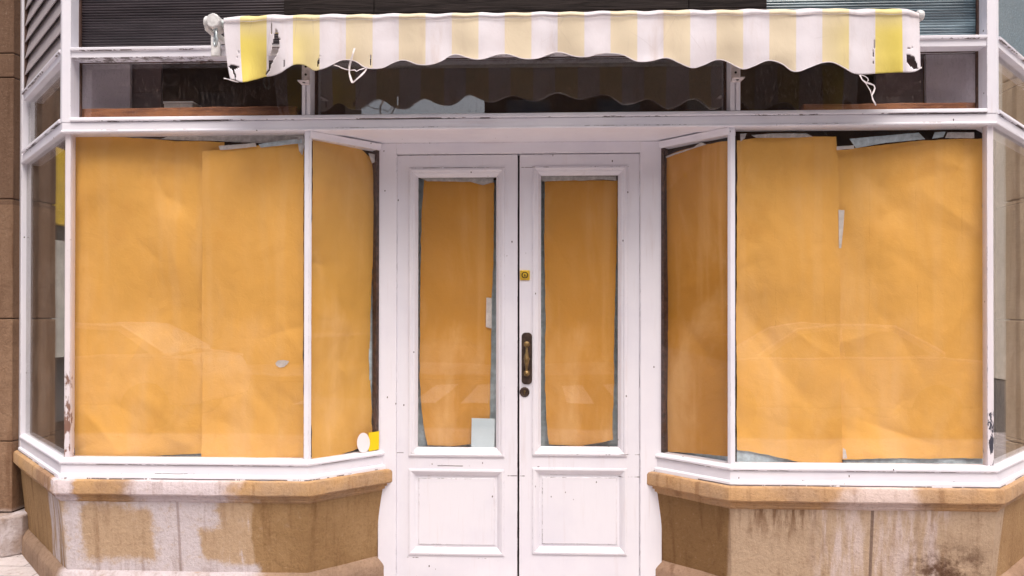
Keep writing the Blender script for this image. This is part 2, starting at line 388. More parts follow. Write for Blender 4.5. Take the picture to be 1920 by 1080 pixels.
def reeded(name, base, hi, rough, spc=.5):
    m = Mat(name); z = m.xyz()[2]
    n = m.noise(5, 4, .6, sc=(.5,1,6)); c = m.mix(m.ramp(n, .35, .75), base, hi)
    return m.fin(c, rough, m.bump(m.noise(60,3,.6,sc=(.2,1,1)), .2, .002), spec=spc)
M['reedA'] = reeded('dark_reeded_glass', (.022,.017,.021), (.050,.040,.047), .30, .42)
M['reedB'] = reeded('sky_tinted_reeded_glass', (.06,.095,.12), (.20,.29,.34), .22, .9)  # blue of the reflected sky put into the glass colour
def reed_panel(x0, x1, y, z0, z1, pitch=.0135, amp=.0065):
    mb = MB(); n = int((z1-z0)/pitch)*6; vs = []; fs = []
    for i in range(n+1):
        z = z0+(z1-z0)*i/n; ph = (z-z0)/pitch
        yy = y - amp*abs(math.sin(math.pi*ph))**.7
        vs += [(x0,yy,z),(x1,yy+.0,z)]
    for i in range(n): fs.append((2*i,2*i+1,2*i+3,2*i+2))
    mb.add(vs, fs); mb.box(x0,x1,y+.001,y+.006,z0,z1); return mb
RG = 'reeded glass upper windows'
xm0, xm1 = aty(533,20,.08).x, aty(1435,20,.08).x
t = thing('reeded_window', 'dark grey horizontally ribbed glass panel above left of the awning', 'window', (-1.8,.08,ZR2), RG)
reed_panel(A.x+.045, xm0, .082, ZR2, ZTOP).build('ribbed_pane', M['reedA'], t, smooth=False)
MB().box(A.x+.045, A.x+.053, .062,.075, ZR2, ZTOP).build('beading', M['bead'], t)
t = thing('reeded_window', 'horizontally ribbed glass panel with painted blue sky reflection above right end of the awning', 'window', (1.8,.08,ZR2), RG)
reed_panel(xm1, Dp.x-.045, .082, ZR2, ZTOP).build('ribbed_pane', M['reedB'], t, smooth=False)
MB().box(Dp.x-.053, Dp.x-.045, .062,.075, ZR2, ZTOP).build('beading', M['bead'], t)

m = Mat('charred_plank'); g = m.noise(9, 6, .65, sc=(.35,1,7), dist=1.2)
m.fin(m.mix(m.ramp(g,.35,.7), (.012,.009,.009), (.036,.028,.027)), .75, m.bump(g,.5,.01), spec=.12); M['plank'] = m.m
t = thing('plank_fascia', 'dark stained wooden plank boarding above the middle of the awning', 'fascia board', (0,.07,ZR2))
zz = ZR2
rows = [(aty(900,24,.07).z), 3.32, 3.52, ZTOP]
cuts = [(830,1130),(700,1290),(900,1200),(760,1100)]
for r in range(4):
    z1_ = rows[r]
    xs = [xm0+.002] + [aty(u,20,.06).x for u in cuts[r]] + [xm1-.002]
    for a, b in zip(xs, xs[1:]):
        MB().box(a+.0015, b-.0015, .055+random.uniform(0,.004), .095, zz+.001, z1_-.0015).build('plank', M['plank'], t, .002)
    zz = z1_

# louvre panel, upper left side
m = Mat('grey_louvre'); m.fin(m.mix(m.noise(14,5,.6,sc=(1,1,3)), (.30,.265,.275), (.44,.40,.41)), .5, m.bump(m.noise(60,3,.6),.15,.003)); M['louvre'] = m.m
t = thing('louvre_panel', 'grey slatted louvre panel on the upper slanting side by the pilaster', 'louvre', (G.x+.3,.4,ZR2))
a, b = along(G,A,.055), along(A,G,.04)
z = ZR2+.006; k = 0
while z < ZTOP-.05:
    MB().sweep([a,b], [(-.012,z),(-.006,z-.001),(-.036,z+.150),(-.042,z+.150)]).build('slat', M['louvre'], t, .0015); z += .098
for p, q in ((along(G,A,.045),a),(b,along(A,G,.028))): MB().sweep([p,q],[(-.075,ZR2),(-.004,ZR2),(-.004,ZTOP),(-.075,ZTOP)]).build('louvre_frame', M['bead'], t)
MB().sweep([a,b],[(-.10,ZR2),(-.09,ZR2),(-.09,ZTOP),(-.10,ZTOP)]).build('backing', M['bead'], t)
# textured glass, upper right side
m = Mat('hammered_blue_glass'); vo = m.n('TexVoronoi'); m.l(m.co, vo.inputs['Vector']); vo.inputs['Scale'].default_value = 90
m.fin(m.mix(m.noise(3,5,.6,sc=(2,2,.5)), (.06,.13,.17), (.24,.32,.36)), .2, m.bump(vo.outputs['Distance'],.8,.006), spec=.9); M['hammer'] = m.m
c = (Dp+H)/2; t = thing('textured_window', 'blue hammered glass window high on the right slanting side', 'window', (c.x,c.y,ZR2))
pane_sweep(MB(), along(Dp,H,.028), along(H,Dp,.045), -.06, ZR2, ZTOP).build('textured_pane', M['hammer'], t)

# ================================================================ STONE
XW = lambda u, v=1000: aty(u, v, -.02).x
ZW = lambda v, u=300: aty(u, v, -.02).z
def riser_left(m, c):
    wob = m.n('VectorMath', operation='ADD'); nz = m.n('TexNoise'); m.l(m.map((1,1,1)), nz.inputs['Vector']); nz.inputs['Scale'].default_value = 7; nz.inputs['Detail'].default_value = 4
    sc = m.n('VectorMath', operation='SCALE'); m.l(nz.outputs['Color'], sc.inputs[0]); sc.inputs['Scale'].default_value = .09
    m.l(m.co, wob.inputs[0]); m.l(sc.outputs[0], wob.inputs[1])
    x0, y0, z0 = m.xyz(wob.outputs[0]); x = m.math('SUBTRACT', x0, .045); z = m.math('SUBTRACT', z0, .045)
    W = (.58,.53,.555)
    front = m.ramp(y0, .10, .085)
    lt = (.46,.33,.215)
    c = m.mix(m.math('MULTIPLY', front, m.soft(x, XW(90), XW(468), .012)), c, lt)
    white = m.soft(x, XW(112), XW(408), .05)
    white = m.math('MULTIPLY', white, m.math('MULTIPLY', m.ramp(m.noise(5,5,.6), .18, .42), m.ramp(m.noise(45,5,.75), .25, .55, .45, 1.)))
    for (u0,u1,v0,v1,e,am) in ((146,284,960,1058,.04,.95),(372,452,998,1058,.028,1.),(150,235,935,1000,.05,.6)):
        bx = m.math('MULTIPLY', m.soft(x, XW(u0), XW(u1), e), m.soft(z, ZW(v1), ZW(v0), e))
        white = m.math('MULTIPLY', white, m.math('SUBTRACT', 1., m.math('MULTIPLY', bx, am)))
    streak = m.math('MULTIPLY', m.soft(x, XW(400), XW(466), .02), m.ramp(m.noise(14,3,.5,sc=(3,3,.2)), .5, .7, 0, .55))
    low = m.math('MULTIPLY', m.soft(x, XW(112), XW(480), .04), m.ramp(z, ZW(1052), ZW(1074)))
    white = m.math('MAXIMUM', m.math('MAXIMUM', white, streak), low)
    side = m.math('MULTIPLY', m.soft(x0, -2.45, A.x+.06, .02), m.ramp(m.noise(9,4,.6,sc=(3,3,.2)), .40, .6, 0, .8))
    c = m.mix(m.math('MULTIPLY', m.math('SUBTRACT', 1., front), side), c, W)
    gr = m.math('ADD', m.noise(38,5,.8), m.noise(9,4,.6))
    white = m.ramp(m.math('ADD', white, m.math('MULTIPLY', m.math('SUBTRACT', gr, 1.), .9)), .10, .96, 0, .95)
    c = m.mix(m.math('MULTIPLY', front, white), c, W)
    c = m.mix(m.math('MULTIPLY', m.math('MULTIPLY', m.soft(m.math('ADD', m.xyz()[0], m.math('MULTIPLY', m.xyz()[2], .012)), XW(327)+.005, XW(332)+.005, .004), front), .8), c, (.34,.27,.26))
    return c
def riser_right(m, c):
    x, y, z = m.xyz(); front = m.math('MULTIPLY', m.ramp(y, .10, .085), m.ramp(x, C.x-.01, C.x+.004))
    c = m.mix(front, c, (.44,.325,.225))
    tz = m.ramp(z, .30, .50)
    drip = m.math('MULTIPLY', m.soft(x, XW(1385), XW(1535), .03), m.math('MULTIPLY', tz, m.ramp(m.noise(11,4,.6,sc=(2.5,2.5,.22)), .42, .62)))
    c = m.mix(m.math('MULTIPLY', drip, front), c, (.20,.115,.065))
    wh = m.math('MULTIPLY', m.math('MAXIMUM', m.soft(x, XW(1535), XW(1630), .05), m.soft(x, XW(1640), XW(1790), .05)), m.ramp(m.noise(8,5,.6,sc=(2.5,2.5,.3)), .40, .66, 0, .75))
    c = m.mix(m.math('MULTIPLY', wh, front), c, (.60,.51,.50))
    st = m.math('MULTIPLY', m.math('MULTIPLY', m.soft(x, XW(1715), XW(1870), .10), m.soft(z, -.1, .30, .10)), m.ramp(m.math('ADD', m.noise(7,5,.65,sc=(1,1,1.6)), m.math('MULTIPLY', m.noise(50,4,.7), .5)), .56, .90))
    c = m.mix(m.math('MULTIPLY', st, front), c, (.12,.065,.04))
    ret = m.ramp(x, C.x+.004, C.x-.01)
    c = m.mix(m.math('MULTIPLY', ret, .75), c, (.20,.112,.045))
    c = m.mix(m.math('MULTIPLY', m.soft(x, XW(1638), XW(1644), .003), front), c, (.20,.14,.11))
    return c
def coping_l(m, c):
    x = m.xyz()[0]; k = m.math('ADD', x, m.math('MULTIPLY', m.math('SUBTRACT', m.noise(6,4,.6), .5), .5))
    wh = m.math('MAXIMUM', m.soft(k, XW(255), XW(445), .09), m.soft(k, XW(85), XW(130), .04))
    c = m.mix(m.ramp(m.noise(4,4,.6), .35, .65), c, (.47,.29,.14))
    c = m.mix(wh, c, (.60,.525,.545))
    return m.mix(m.math('MULTIPLY', m.soft(x, XW(1), XW(85), .03), .6), c, (.26,.15,.10))
def coping_r(m, c):
    x = m.xyz()[0]; k = m.math('ADD', x, m.math('MULTIPLY', m.math('SUBTRACT', m.noise(6,4,.6), .5), .35))
    c = m.mix(m.ramp(m.noise(4,4,.6), .3, .65), c, (.49,.30,.15))
    return m.mix(m.soft(k, XW(1575), XW(1730), .08), c, (.62,.50,.46))
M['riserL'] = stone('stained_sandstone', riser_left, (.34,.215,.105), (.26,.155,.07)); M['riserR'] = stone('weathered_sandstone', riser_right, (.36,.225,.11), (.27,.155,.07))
M['copL'] = stone('coping_stone', coping_l, (.42,.285,.18), (.32,.20,.12)); M['copR'] = stone('warm_coping_stone', coping_r, (.43,.29,.185), (.33,.205,.125))
def base_l(m, c):
    x, y, z = m.xyz()
    return m.mix(m.math('MULTIPLY', m.math('MULTIPLY', m.soft(x, XW(100), XW(480), .06), m.ramp(y,.10,.08)), m.ramp(m.noise(8,5,.65),.25,.5)), c, (.50,.45,.47))
M['baseL'] = stone('splashed_base_stone', base_l, (.34,.23,.16), (.24,.16,.11))
M['basest'] = stone('base_stone', None, (.34,.22,.15), (.24,.15,.10))
COP = [(-.08,ZS),(.022,ZS),(.033,ZS-.005),(.037,ZS-.014),(.037,ZS-.066),(.032,ZS-.073),(.017,ZS-.076),(.017,ZS-.089),(.009,ZS-.092),(.009,ZS-.104),(0,ZS-.108),(0,ZS-.114),(-.08,ZS-.114)]
def rough_up(o, cut=.03, amp=.004, fr=9, seed=0.):
    me = o.data; bm = bmesh.new(); bm.from_mesh(me)
    for _ in range(6):
        es = [e for e in bm.edges if e.calc_length() > cut*2]
        if not es: break
        bmesh.ops.subdivide_edges(bm, edges=es, cuts=1, use_grid_fill=True)
    bmesh.ops.triangulate(bm, faces=[f for f in bm.faces if len(f.verts) > 4])
    for v in bm.verts:
        p = v.co*fr + Vector((seed,seed,seed))
        v.co += noise.noise_vector(p)*amp + noise.noise_vector(p*4)*amp*.4
    bm.to_mesh(me); bm.free()
    for p in me.polygons: p.use_smooth = True
    me.set_sharp_from_angle(angle=R(30))
for path, mirror in ((LP,False),(RP,True)):
    ext = list(path); ext2 = list(path)
    def stretch(l, d):
        q = list(l)
        if not mirror: q[-1] = along(path[-1],path[-2],-d)
        else: q[0] = along(path[0],path[1],-d)
        return q
    lab = 'low sandstone wall with white smears under the left bay window' if not mirror else 'low brown stained sandstone wall under the right bay window'
    c = (path[1]+path[2])/2
    t = thing('stall_riser', lab, 'low wall', (c.x,.05,0), 'stone walls under the bay windows')
    o = MB().sweep(stretch(path,.052), COP).build('coping', M['copR'] if mirror else M['copL'], t); rough_up(o, .03, .0025, 14, 3)
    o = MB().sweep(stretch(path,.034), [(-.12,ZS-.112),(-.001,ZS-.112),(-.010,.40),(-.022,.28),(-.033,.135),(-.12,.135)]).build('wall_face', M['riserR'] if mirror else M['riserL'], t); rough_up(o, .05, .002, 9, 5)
    o = MB().sweep(stretch(path,.04), [(-.12,.136),(-.031,.138),(-.014,.128),(.002,.102),(.006,.09),(.006,0),(-.12,0)]).build('base_course', M['basest'] if mirror else M['baseL'], t); rough_up(o, .04, .003, 10, 8)

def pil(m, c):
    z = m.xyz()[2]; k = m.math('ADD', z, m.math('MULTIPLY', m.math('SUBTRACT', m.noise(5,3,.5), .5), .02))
    c = m.mix(m.ramp(z, 2.085, 2.09, 0, .8), c, (.105,.062,.042))  # darker upper blocks: shade near the top put into the stone colour
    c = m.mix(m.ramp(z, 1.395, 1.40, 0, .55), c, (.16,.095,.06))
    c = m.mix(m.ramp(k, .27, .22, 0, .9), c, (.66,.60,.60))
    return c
M['pilR'] = stone('brightened_pilaster_sandstone', None, (.62,.48,.34), (.50,.38,.26))  # lightened copy of the pilaster stone, to brighten its reflection
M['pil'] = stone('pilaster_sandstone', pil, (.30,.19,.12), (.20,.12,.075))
for s, lab in ((1,'brown sandstone pilaster at the left end beside the slanting window'),(-1,'brown sandstone pilaster beyond the slanting window at the right end')):
    t = thing('stone_pilaster', lab, 'pilaster', (-3.25*s,.9,0), 'stone pilasters flanking the shop front')
    zj = [aty(20,v,.70).z for v in (1010,830,600,375,147)] + [3.0, 3.75]
    zj[0] = .24
    xg = -3.055
    xo = -3.215 if s > 0 else -3.30
    plan = [(xo,.70),(-3.20,.70),(-3.185,.722),(-3.172,.722),(-3.162,.702),(xg,.702),(xg,1.3),(xo,1.3)]
    if s < 0: plan = [(-x,y) for x, y in plan][::-1]
    for i in range(len(zj)-1):
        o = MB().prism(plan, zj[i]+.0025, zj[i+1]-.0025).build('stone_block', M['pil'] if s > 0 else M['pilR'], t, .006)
    pl = [(xo+.004,.725),(xg-.004,.725),(xg-.004,1.28),(xo+.004,1.28)]
    if s < 0: pl = [(-x,y) for x, y in pl][::-1]
    MB().prism(pl, .02, 3.74).build('mortar', M['bead'], t)
    pb = [(-3.36,.60),(xg+.02,.60),(xg+.09,.67),(xg+.09,1.3),(-3.36,1.3)]
    if s < 0: pb = [(-x,y) for x, y in pb][::-1]
    m_ = M.get('pbase') or stone('whitewashed_stone', lambda m, c: m.mix(m.ramp(m.noise(5,5,.6),.38,.66), c, (.58,.53,.55)), (.36,.28,.24), (.22,.16,.13)); M['pbase'] = m_
    o = MB().prism(pb, 0, .235).build('base_stone', m_, t, .01)

# ================================================================ DOORS
def rect_ring(mb, x0, x1, z0, z1, prof):      # mitred moulding: prof (inset, y)
    k = len(prof); vs = []
    for cx_, cz_, sx, sz in ((x0,z0,1,1),(x1,z0,-1,1),(x1,z1,-1,-1),(x0,z1,1,-1)):
        vs += [(cx_+sx*i, y, cz_+sz*i) for i, y in prof]
    fs = []
    for c_ in range(4):
        for j in range(k): fs.append((c_*k+j, c_*k+(j+1)%k, ((c_+1)%4)*k+(j+1)%k, ((c_+1)%4)*k+j))
    mb.add(vs, fs); return mb
YL = YE+.006
def leaf(label, u0, u1, gl, gp):
    x0, x1 = aty(u0,600,YL).x, aty(u1,600,YL).x
    cx_ = (x0+x1)/2
    t = thing('entrance_door', label, 'door', (cx_,YL+.02,0), 'white double doors')
    gx0, gx1 = aty(gl[0],600,YL).x, aty(gl[1],600,YL).x; gz1, gz0 = aty(cx_*300+960,gl[2],YL).z, aty(cx_*300+960,gl[3],YL).z
    px0, px1 = aty(gp[0],950,YL).x, aty(gp[1],950,YL).x; pz1, pz0 = aty(cx_*300+960,gp[2],YL).z, aty(cx_*300+960,gp[3],YL).z
    hx0, hx1 = min(gx0,px0), max(gx1,px1)
    yb = YL+.045; mb = MB()
    # one face with two openings, as a band of quads (no overlaps)
    xs = [x0, hx0, hx1, x1]; zs = [.012, pz0, pz1, gz0, gz1, ZD-.005]
    for i in range(3):
        for j in range(5):
            if i == 1 and j in (1,3): continue
            mb.add([(xs[i],YL,zs[j]),(xs[i+1],YL,zs[j]),(xs[i+1],YL,zs[j+1]),(xs[i],YL,zs[j+1])], [(0,1,2,3)])
    def wallrect(a,b,c,d):
        mb.add([(a,YL,c),(b,YL,c),(b,YL,d),(a,YL,d),(a,yb,c),(b,yb,c),(b,yb,d),(a,yb,d)], [(0,1,5,4),(1,2,6,5),(2,3,7,6),(3,0,4,7)])
    wallrect(x0,x1,.012,ZD-.005); wallrect(hx0,hx1,pz0,pz1); wallrect(hx0,hx1,gz0,gz1)
    bm_o = mb.build('stiles_and_rails', M['door'], t)
    me = bm_o.data; bm = bmesh.new(); bm.from_mesh(me); bmesh.ops.remove_doubles(bm, verts=bm.verts, dist=.0002); bmesh.ops.recalc_face_normals(bm, faces=bm.faces); bm.to_mesh(me); bm.free()
    bvm = bm_o.modifiers.new('bevel','BEVEL'); bvm.width=.004; bvm.segments=2; bvm.limit_method='ANGLE'
    pr = [(-.004,YL+.001),(-.004,YL-.007),(.006,YL-.010),(.014,YL-.007),(.017,YL-.002),(.024,YL-.001),(.030,YL+.004),(.036,YL+.014),(.042,YL+.020),(.042,YL+.030),(-.004,YL+.03)]
    rect_ring(MB(), hx0, hx1, gz0, gz1, pr).build('glazing_moulding', M['door'], t, .001)
    pr2 = [(-.003,YL+.001),(-.003,YL-.006),(.008,YL-.008),(.016,YL-.003),(.022,YL+.001),(.030,YL+.010),(.037,YL+.015),(.037,YL+.025),(-.003,YL+.025)]
    rect_ring(MB(), hx0, hx1, pz0, pz1, pr2).build('panel_moulding', M['door'], t, .001)
    q = .037
    mb = MB(); a,b,c,d = hx0+q-.002, hx1-q+.002, pz0+q-.002, pz1-q+.002
    rect_ring(mb, a, b, c, d, [(0,YL+.014),(.012,YL+.013),(.016,YL+.009),(.016,YL+.03),(0,YL+.03)])
    mb.box(a+.016, b-.016, YL+.009, YL+.03, c+.016, d-.016)
    mb.build('door_panel', M['door'], t)
    g = MB().box(hx0+.038, hx1-.038, YL+.018, YL+.023, gz0+.038, gz1-.038).build('glass_pane', M['glass'], t)
    return t, (hx0, hx1, gz0, gz1)
dl, gL = leaf('left white panelled door leaf with taped pale blue notice and no handle', 744.5, 970.5, (768,942,317,855), (771,945,881,1040))
dr, gR = leaf('right white panelled door leaf carrying the brass lock and long handle', 974, 1199.5, (1000,1173,313,853), (1000,1175,878,1038))
# lock, handle, keyhole on the right leaf
def dpt(u, v, dy=0): return aty(u, v, YL+dy)
def rplate(mb, x0, x1, z0, z1, y0, y1, r, n=5):
    pts = []
    for cx_, cz_, a0 in ((x1-r,z1-r,0),(x0+r,z1-r,90),(x0+r,z0+r,180),(x1-r,z0+r,270)):
        for i in range(n+1):
            q = R(a0+90*i/n); pts.append(Vector((cx_+r*math.cos(q), y1, cz_+r*math.sin(q))))
    return mb.slab(pts, (0,y0-y1,0))
p = dpt(984,516); h = .0265
lk = rplate(MB(), p.x-h, p.x+h, p.z-h, p.z+h, YL-.006, YL+.001, .005).build('lock_plate', M['brass'], dr, .0015)
MB().lathe([(.021,0),(.021,.004),(.018,.006),(.017,.004),(.013,.004),(.012,.008),(.0105,.010),(.0,.0102)], (p.x,YL-.005,p.z), (0,-1,0), 28).build('lock_cylinder', M['brass'], lk, smooth=False)
MB().lathe([(.0175,0),(.0175,.0012),(.0150,.0012),(.0150,0)], (p.x,YL-.0108,p.z), (0,-1,0), 24).build('lock_ring', M['bronze'], lk)
MB().box(p.x-.0028,p.x+.0028,YL-.0170,YL-.014,p.z-.007,p.z+.004).build('key_slot', M['black'], lk)
p = dpt(988,672); za, zb = dpt(988,623.5).z, dpt(988,720.5).z; hw = .0275
pl = rplate(MB(), p.x-hw, p.x+hw, zb, za, YL-.006, YL+.001, .021, 8).build('handle_plate', M['bronze'], dr, .002)
k1, k2 = dpt(988,645), dpt(988,699)
for q in (k1,k2):
    MB().lathe([(.016,0),(.016,.004),(.010,.008),(.009,.026),(.015,.029),(.0155,.038),(.011,.043),(.005,.044),(.005,.047),(0,.0475)], (q.x,YL-.006,q.z), (0,-1,0), 20).build('handle_post', M['oldbrass'], pl, smooth=True)
n = 25; pts = []; rs = []
for i in range(n):
    f = i/(n-1); zz_ = k1.z-.012+(k2.z-k1.z+.024)*f
    pts.append((k1.x+(k2.x-k1.x)*f, YL-.040-.006*math.sin(math.pi*f), zz_)); b_ = abs(f-.5)
    rs.append(.0055+.0085*math.exp(-(b_/.26)**2)+(.003 if b_ < .035 else 0))
MB().tube(pts, rs, 16).build('handle_grip', M['oldbrass'], pl, smooth=True)
p = dpt(984,735)
es = MB().lathe([(.026,0),(.027,.003),(.022,.006),(.017,.0045),(.016,.003),(0,.003)], (p.x,YL,p.z), (0,-1,0), 12).build('keyhole_cover', M['bronze'], dr)
mb = MB().lathe([(.006,0),(.006,.0035),(0,.0036)], (p.x,YL-.0025,p.z+.005), (0,-1,0), 12); mb.box(p.x-.003,p.x+.003,YL-.006,YL-.0025,p.z-.012,p.z+.005); mb.build('keyhole', M['oldbrass'], es)

for a, b, nn in ((B,E,1),(C,Fp,-1)):
    q = MB(); e0_ = along(b, a, .004); e1_ = along(b, a, .026)
    pth = [e1_, e0_] if nn == 1 else [e0_, e1_]
    q.sweep(pth, [(-.05,ZP),(-.0145,ZP),(-.0145,ZT-.03),(-.05,ZT-.03)]).build('brown_edge_bead', M['bead'], fr)
# ================================================================ PAPER
def lerp_pts(pts, t, ax):
    if t <= pts[0][ax]: return pts[0][1-ax]
    for a, b in zip(pts, pts[1:]):
        if t <= b[ax]: return a[1-ax] + (b[1-ax]-a[1-ax])*(t-a[ax])/max(1e-6, b[ax]-a[ax])
    return pts[-1][1-ax]
def creases(top, bottom, left, right, rng):
    x0, x1 = min(p[0] for p in left), max(p[0] for p in right); y0, y1 = min(p[1] for p in top), max(p[1] for p in bottom)
    out = []
    def add(x, y, ang, ln, wd, am): out.append((x, y, math.cos(ang), math.sin(ang), ln, wd, am))
    k = (x1-x0)*(y1-y0)/(240*600)
    for _ in range(int(16*k)+3):       # short slanting dents, mostly low on the sheet
        y = y1-(y1-y0)*rng.random()**1.5
        add(rng.uniform(x0,x1), y, rng.choice((-1,1))*R(rng.uniform(15,65)), rng.uniform(35,120), rng.uniform(12,36), rng.choice((-1,1,1))*rng.uniform(4,10))
    for _ in range(int(6*k)+2):        # long soft pulls
        add(rng.uniform(x0,x1), rng.uniform(y0,y1), R(rng.uniform(40,140)), rng.uniform(90,220), rng.uniform(30,75), rng.choice((-1,1))*rng.uniform(9,20))
    for _ in range(int(3*k)+1):        # fold lines from the roll
        add(rng.uniform(x0,x1), rng.uniform(y0,y1), R(90+rng.uniform(-2,2)), rng.uniform(180,420), rng.uniform(8,22), rng.uniform(1.5,3.5))
    return out
def crumple(p, x, y, cr, k=1.):
    h = 9.0*noise.fractal(Vector((x*.0052+3, y*.0036, p.x*.1)), 1.0, 2.0, 2) + 3.2*noise.noise(Vector((x*.013, y*.0016+5, 2))) + 1.6*noise.noise(Vector((x*.045+y*.02, y*.035-x*.02, 7)))
    for cx_, cy_, c, s_, ln, wd, am in cr:
        dx, dy = x-cx_, y-cy_
        a = (dx*c+dy*s_)/ln
        if abs(a) > 1: continue
        d = abs(-dx*s_+dy*c)/wd
        if d > 4: continue
        b = (1-a*a)
        h += am*b*b*(math.exp(-d) if d > .12 else .887-2.5*d*d+.036)
    h *= k
    if h < -9: h = -9-7*(1-math.exp((h+9)/7))      # never through the glass
    return .001*h
SH = {}
def sheet(name, label, cat, top, bottom, left, right, p0, n, mat, group, amp=1., step=.0085, jag=.0):
    n = Vector(n).normalized(); mb = MB(); rng = random.Random(len(label)*31+int(left[0][0])); cr = creases(top, bottom, left, right, rng)
    my0 = sum(p[1] for p in top)/len(top); my1 = sum(p[1] for p in bottom)/len(bottom)
    w_ = abs(right[0][0]-left[0][0])*.0027; h_ = (my1-my0)*.0027
    nu, nv = max(6,int(w_/step)), max(8,int(h_/step))
    vs = []; fs = []
    for j in range(nv+1):
        yy = my0+(my1-my0)*j/nv
        xl_, xr_ = lerp_pts(left,yy,1), lerp_pts(right,yy,1)
        for i in range(nu+1):
            x = xl_+(xr_-xl_)*i/nu
            yt, yb = lerp_pts(top,x,0), lerp_pts(bottom,x,0)
            if jag:
                yt += jag*noise.noise(Vector((x*.05,3,0))); yb += jag*noise.noise(Vector((x*.06,9,0)))
            y = yt+(yb-yt)*j/nv
            xx = x + (jag*noise.noise(Vector((y*.05,5,x*.01))) if i in (0,nu) else 0)
            p = on(xx, y, p0, n); d = crumple(p, xx, y, cr, amp)
            vs.append(p - n*d)
    for j in range(nv):
        for i in range(nu): a = j*(nu+1)+i; fs.append((a,a+1,a+nu+2,a+nu+1))
    SH[label[:34]] = (p0, n, cr, amp)
    mb.add(vs, fs)
    c = vs[(nv//2)*(nu+1)+nu//2]
    o = mb.build(name, mat, smooth=True, recalc=False)
    # origin at the sheet itself
    o.data.transform(Matrix.Translation(-c)); o.location = c
    return tag(o, label, cat, group)
# the kraft texture uses object space, so give each sheet its own colour phase
FN = (0,-1,0); yf = .074
PG = 'brown paper sheets covering the windows'
sheet('paper_sheet','wide brown paper sheet in the left half of the left front window','paper',
  [(136,259),(200,258),(270,261),(330,265),(420,268)], [(136,857),(167,859),(223,861),(283,857),(377,852),(420,852)], [(136,250),(137,860)], [(420,250),(420,860)], (0,yf+.016,0), FN, M['kraft'], PG, jag=1.5)
sheet('paper_sheet','brown paper sheet by the inner mullion of the left front window, overlapping its neighbour','paper',
  [(379,285),(410,283),(480,275),(568,267)], [(378,863),(400,863),(512,866),(570,867)], [(379.5,280),(380,500),(378,865)], [(569,260),(569,870)], (0,yf,0), FN, M['kraft'], PG, jag=1.2)
sheet('paper_sheet','brown paper sheet in the right front window beside the inner mullion, torn lower edge','paper',
  [(1380,263),(1420,257),(1500,255),(1567,255),(1574,256)], [(1380,843),(1400,845),(1430,850),(1500,865),(1540,869),(1582,872)], [(1381,250),(1383,870)], [(1567,255),(1568,279),(1571,300),(1574,480),(1577,700),(1581,872)], (0,yf,0), FN, M['kraft'], PG, jag=1.2)
sheet('paper_sheet','widest brown paper sheet at the right end of the right front window','paper',
  [(1555,281),(1600,276),(1640,270),(1720,262),(1845,257)], [(1555,861),(1620,860),(1650,858),(1750,858),(1850,858)], [(1560,270),(1560,870)], [(1843,250),(1844,370),(1840,395),(1846,420),(1848,860)], (0,yf+.010,0), FN, M['kraft'], PG, jag=1.2)
RN = (.7071,-.7071,0); LN = (-.7071,-.7071,0)
pB = Vector((B.x,B.y,0)) - Vector(RN)*.045; pC = Vector((C.x,C.y,0)) - Vector(LN)*.045
sheet('paper_sheet','brown paper sheet in the angled doorway window with stickers','paper',
  [(583,262),(640,268),(680,281),(699,300)], [(583,864),(620,858),(669,842),(699,835)], [(583,260),(583,865)], [(699,300),(702,350),(700,450),(697,560),(697,680),(698,835)], pB, RN, M['kraftL'], PG, amp=1.3, jag=1.5)
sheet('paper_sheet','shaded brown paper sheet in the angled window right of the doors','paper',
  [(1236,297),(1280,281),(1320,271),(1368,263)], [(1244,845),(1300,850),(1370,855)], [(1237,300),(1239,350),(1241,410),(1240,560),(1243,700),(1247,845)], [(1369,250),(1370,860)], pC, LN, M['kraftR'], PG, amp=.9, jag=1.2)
yd = YL+.052
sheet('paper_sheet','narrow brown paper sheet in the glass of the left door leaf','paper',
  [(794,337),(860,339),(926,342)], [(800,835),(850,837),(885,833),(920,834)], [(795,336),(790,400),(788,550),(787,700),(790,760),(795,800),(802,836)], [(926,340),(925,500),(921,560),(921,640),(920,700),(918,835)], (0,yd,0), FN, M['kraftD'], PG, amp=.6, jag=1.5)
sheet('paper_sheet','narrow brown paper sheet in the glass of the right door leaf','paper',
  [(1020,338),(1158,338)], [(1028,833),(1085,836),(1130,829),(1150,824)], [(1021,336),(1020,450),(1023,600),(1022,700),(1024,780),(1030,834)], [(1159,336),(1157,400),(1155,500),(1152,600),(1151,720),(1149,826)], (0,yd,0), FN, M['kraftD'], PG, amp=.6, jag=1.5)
# tissue behind the door papers and along the feet of the big sheets
TG = 'blue grey tissue behind the brown paper'
def tissue(label, top, bottom, left, right, p0, n, amp=.5):
    return sheet('tissue_sheet', label, 'tissue paper', top, bottom, left, right, p0, n, M['tissue'], TG, amp=amp, jag=1.0)
tissue('blue grey tissue showing round the paper in the left door leaf', [(780,336),(932,338)], [(780,846),(934,846)], [(779,330),(779,850)], [(933,330),(933,850)], (0,yd+.040,0), FN)
tissue('blue grey tissue showing round the paper in the right door leaf', [(1010,333),(1148,338)], [(1010,846),(1164,846)], [(1009,330),(1009,850)], [(1150,330),(1150,400),(1164,402),(1164,850)], (0,yd+.040,0), FN)
tissue('pale tissue under the lower middle of the left front window paper', [(222,860),(283,852),(330,847),(400,846)], [(222,868),(400,868)], [(222,800),(222,900)], [(398,800),(398,900)], (0,yf+.022,0), FN)
tissue('pale blue tissue at the lower left corner of the right front window', [(1382,838),(1430,842),(1500,855)], [(1382,876),(1500,876)], [(1382,800),(1382,900)], [(1502,800),(1502,900)], (0,yf+.014,0), FN)
tissue('long pale blue tissue strip along the foot of the right front window', [(1581,852),(1850,850)], [(1581,873),(1850,873)], [(1582,800),(1582,900)], [(1848,800),(1848,900)], (0,yf+.024,0), FN)
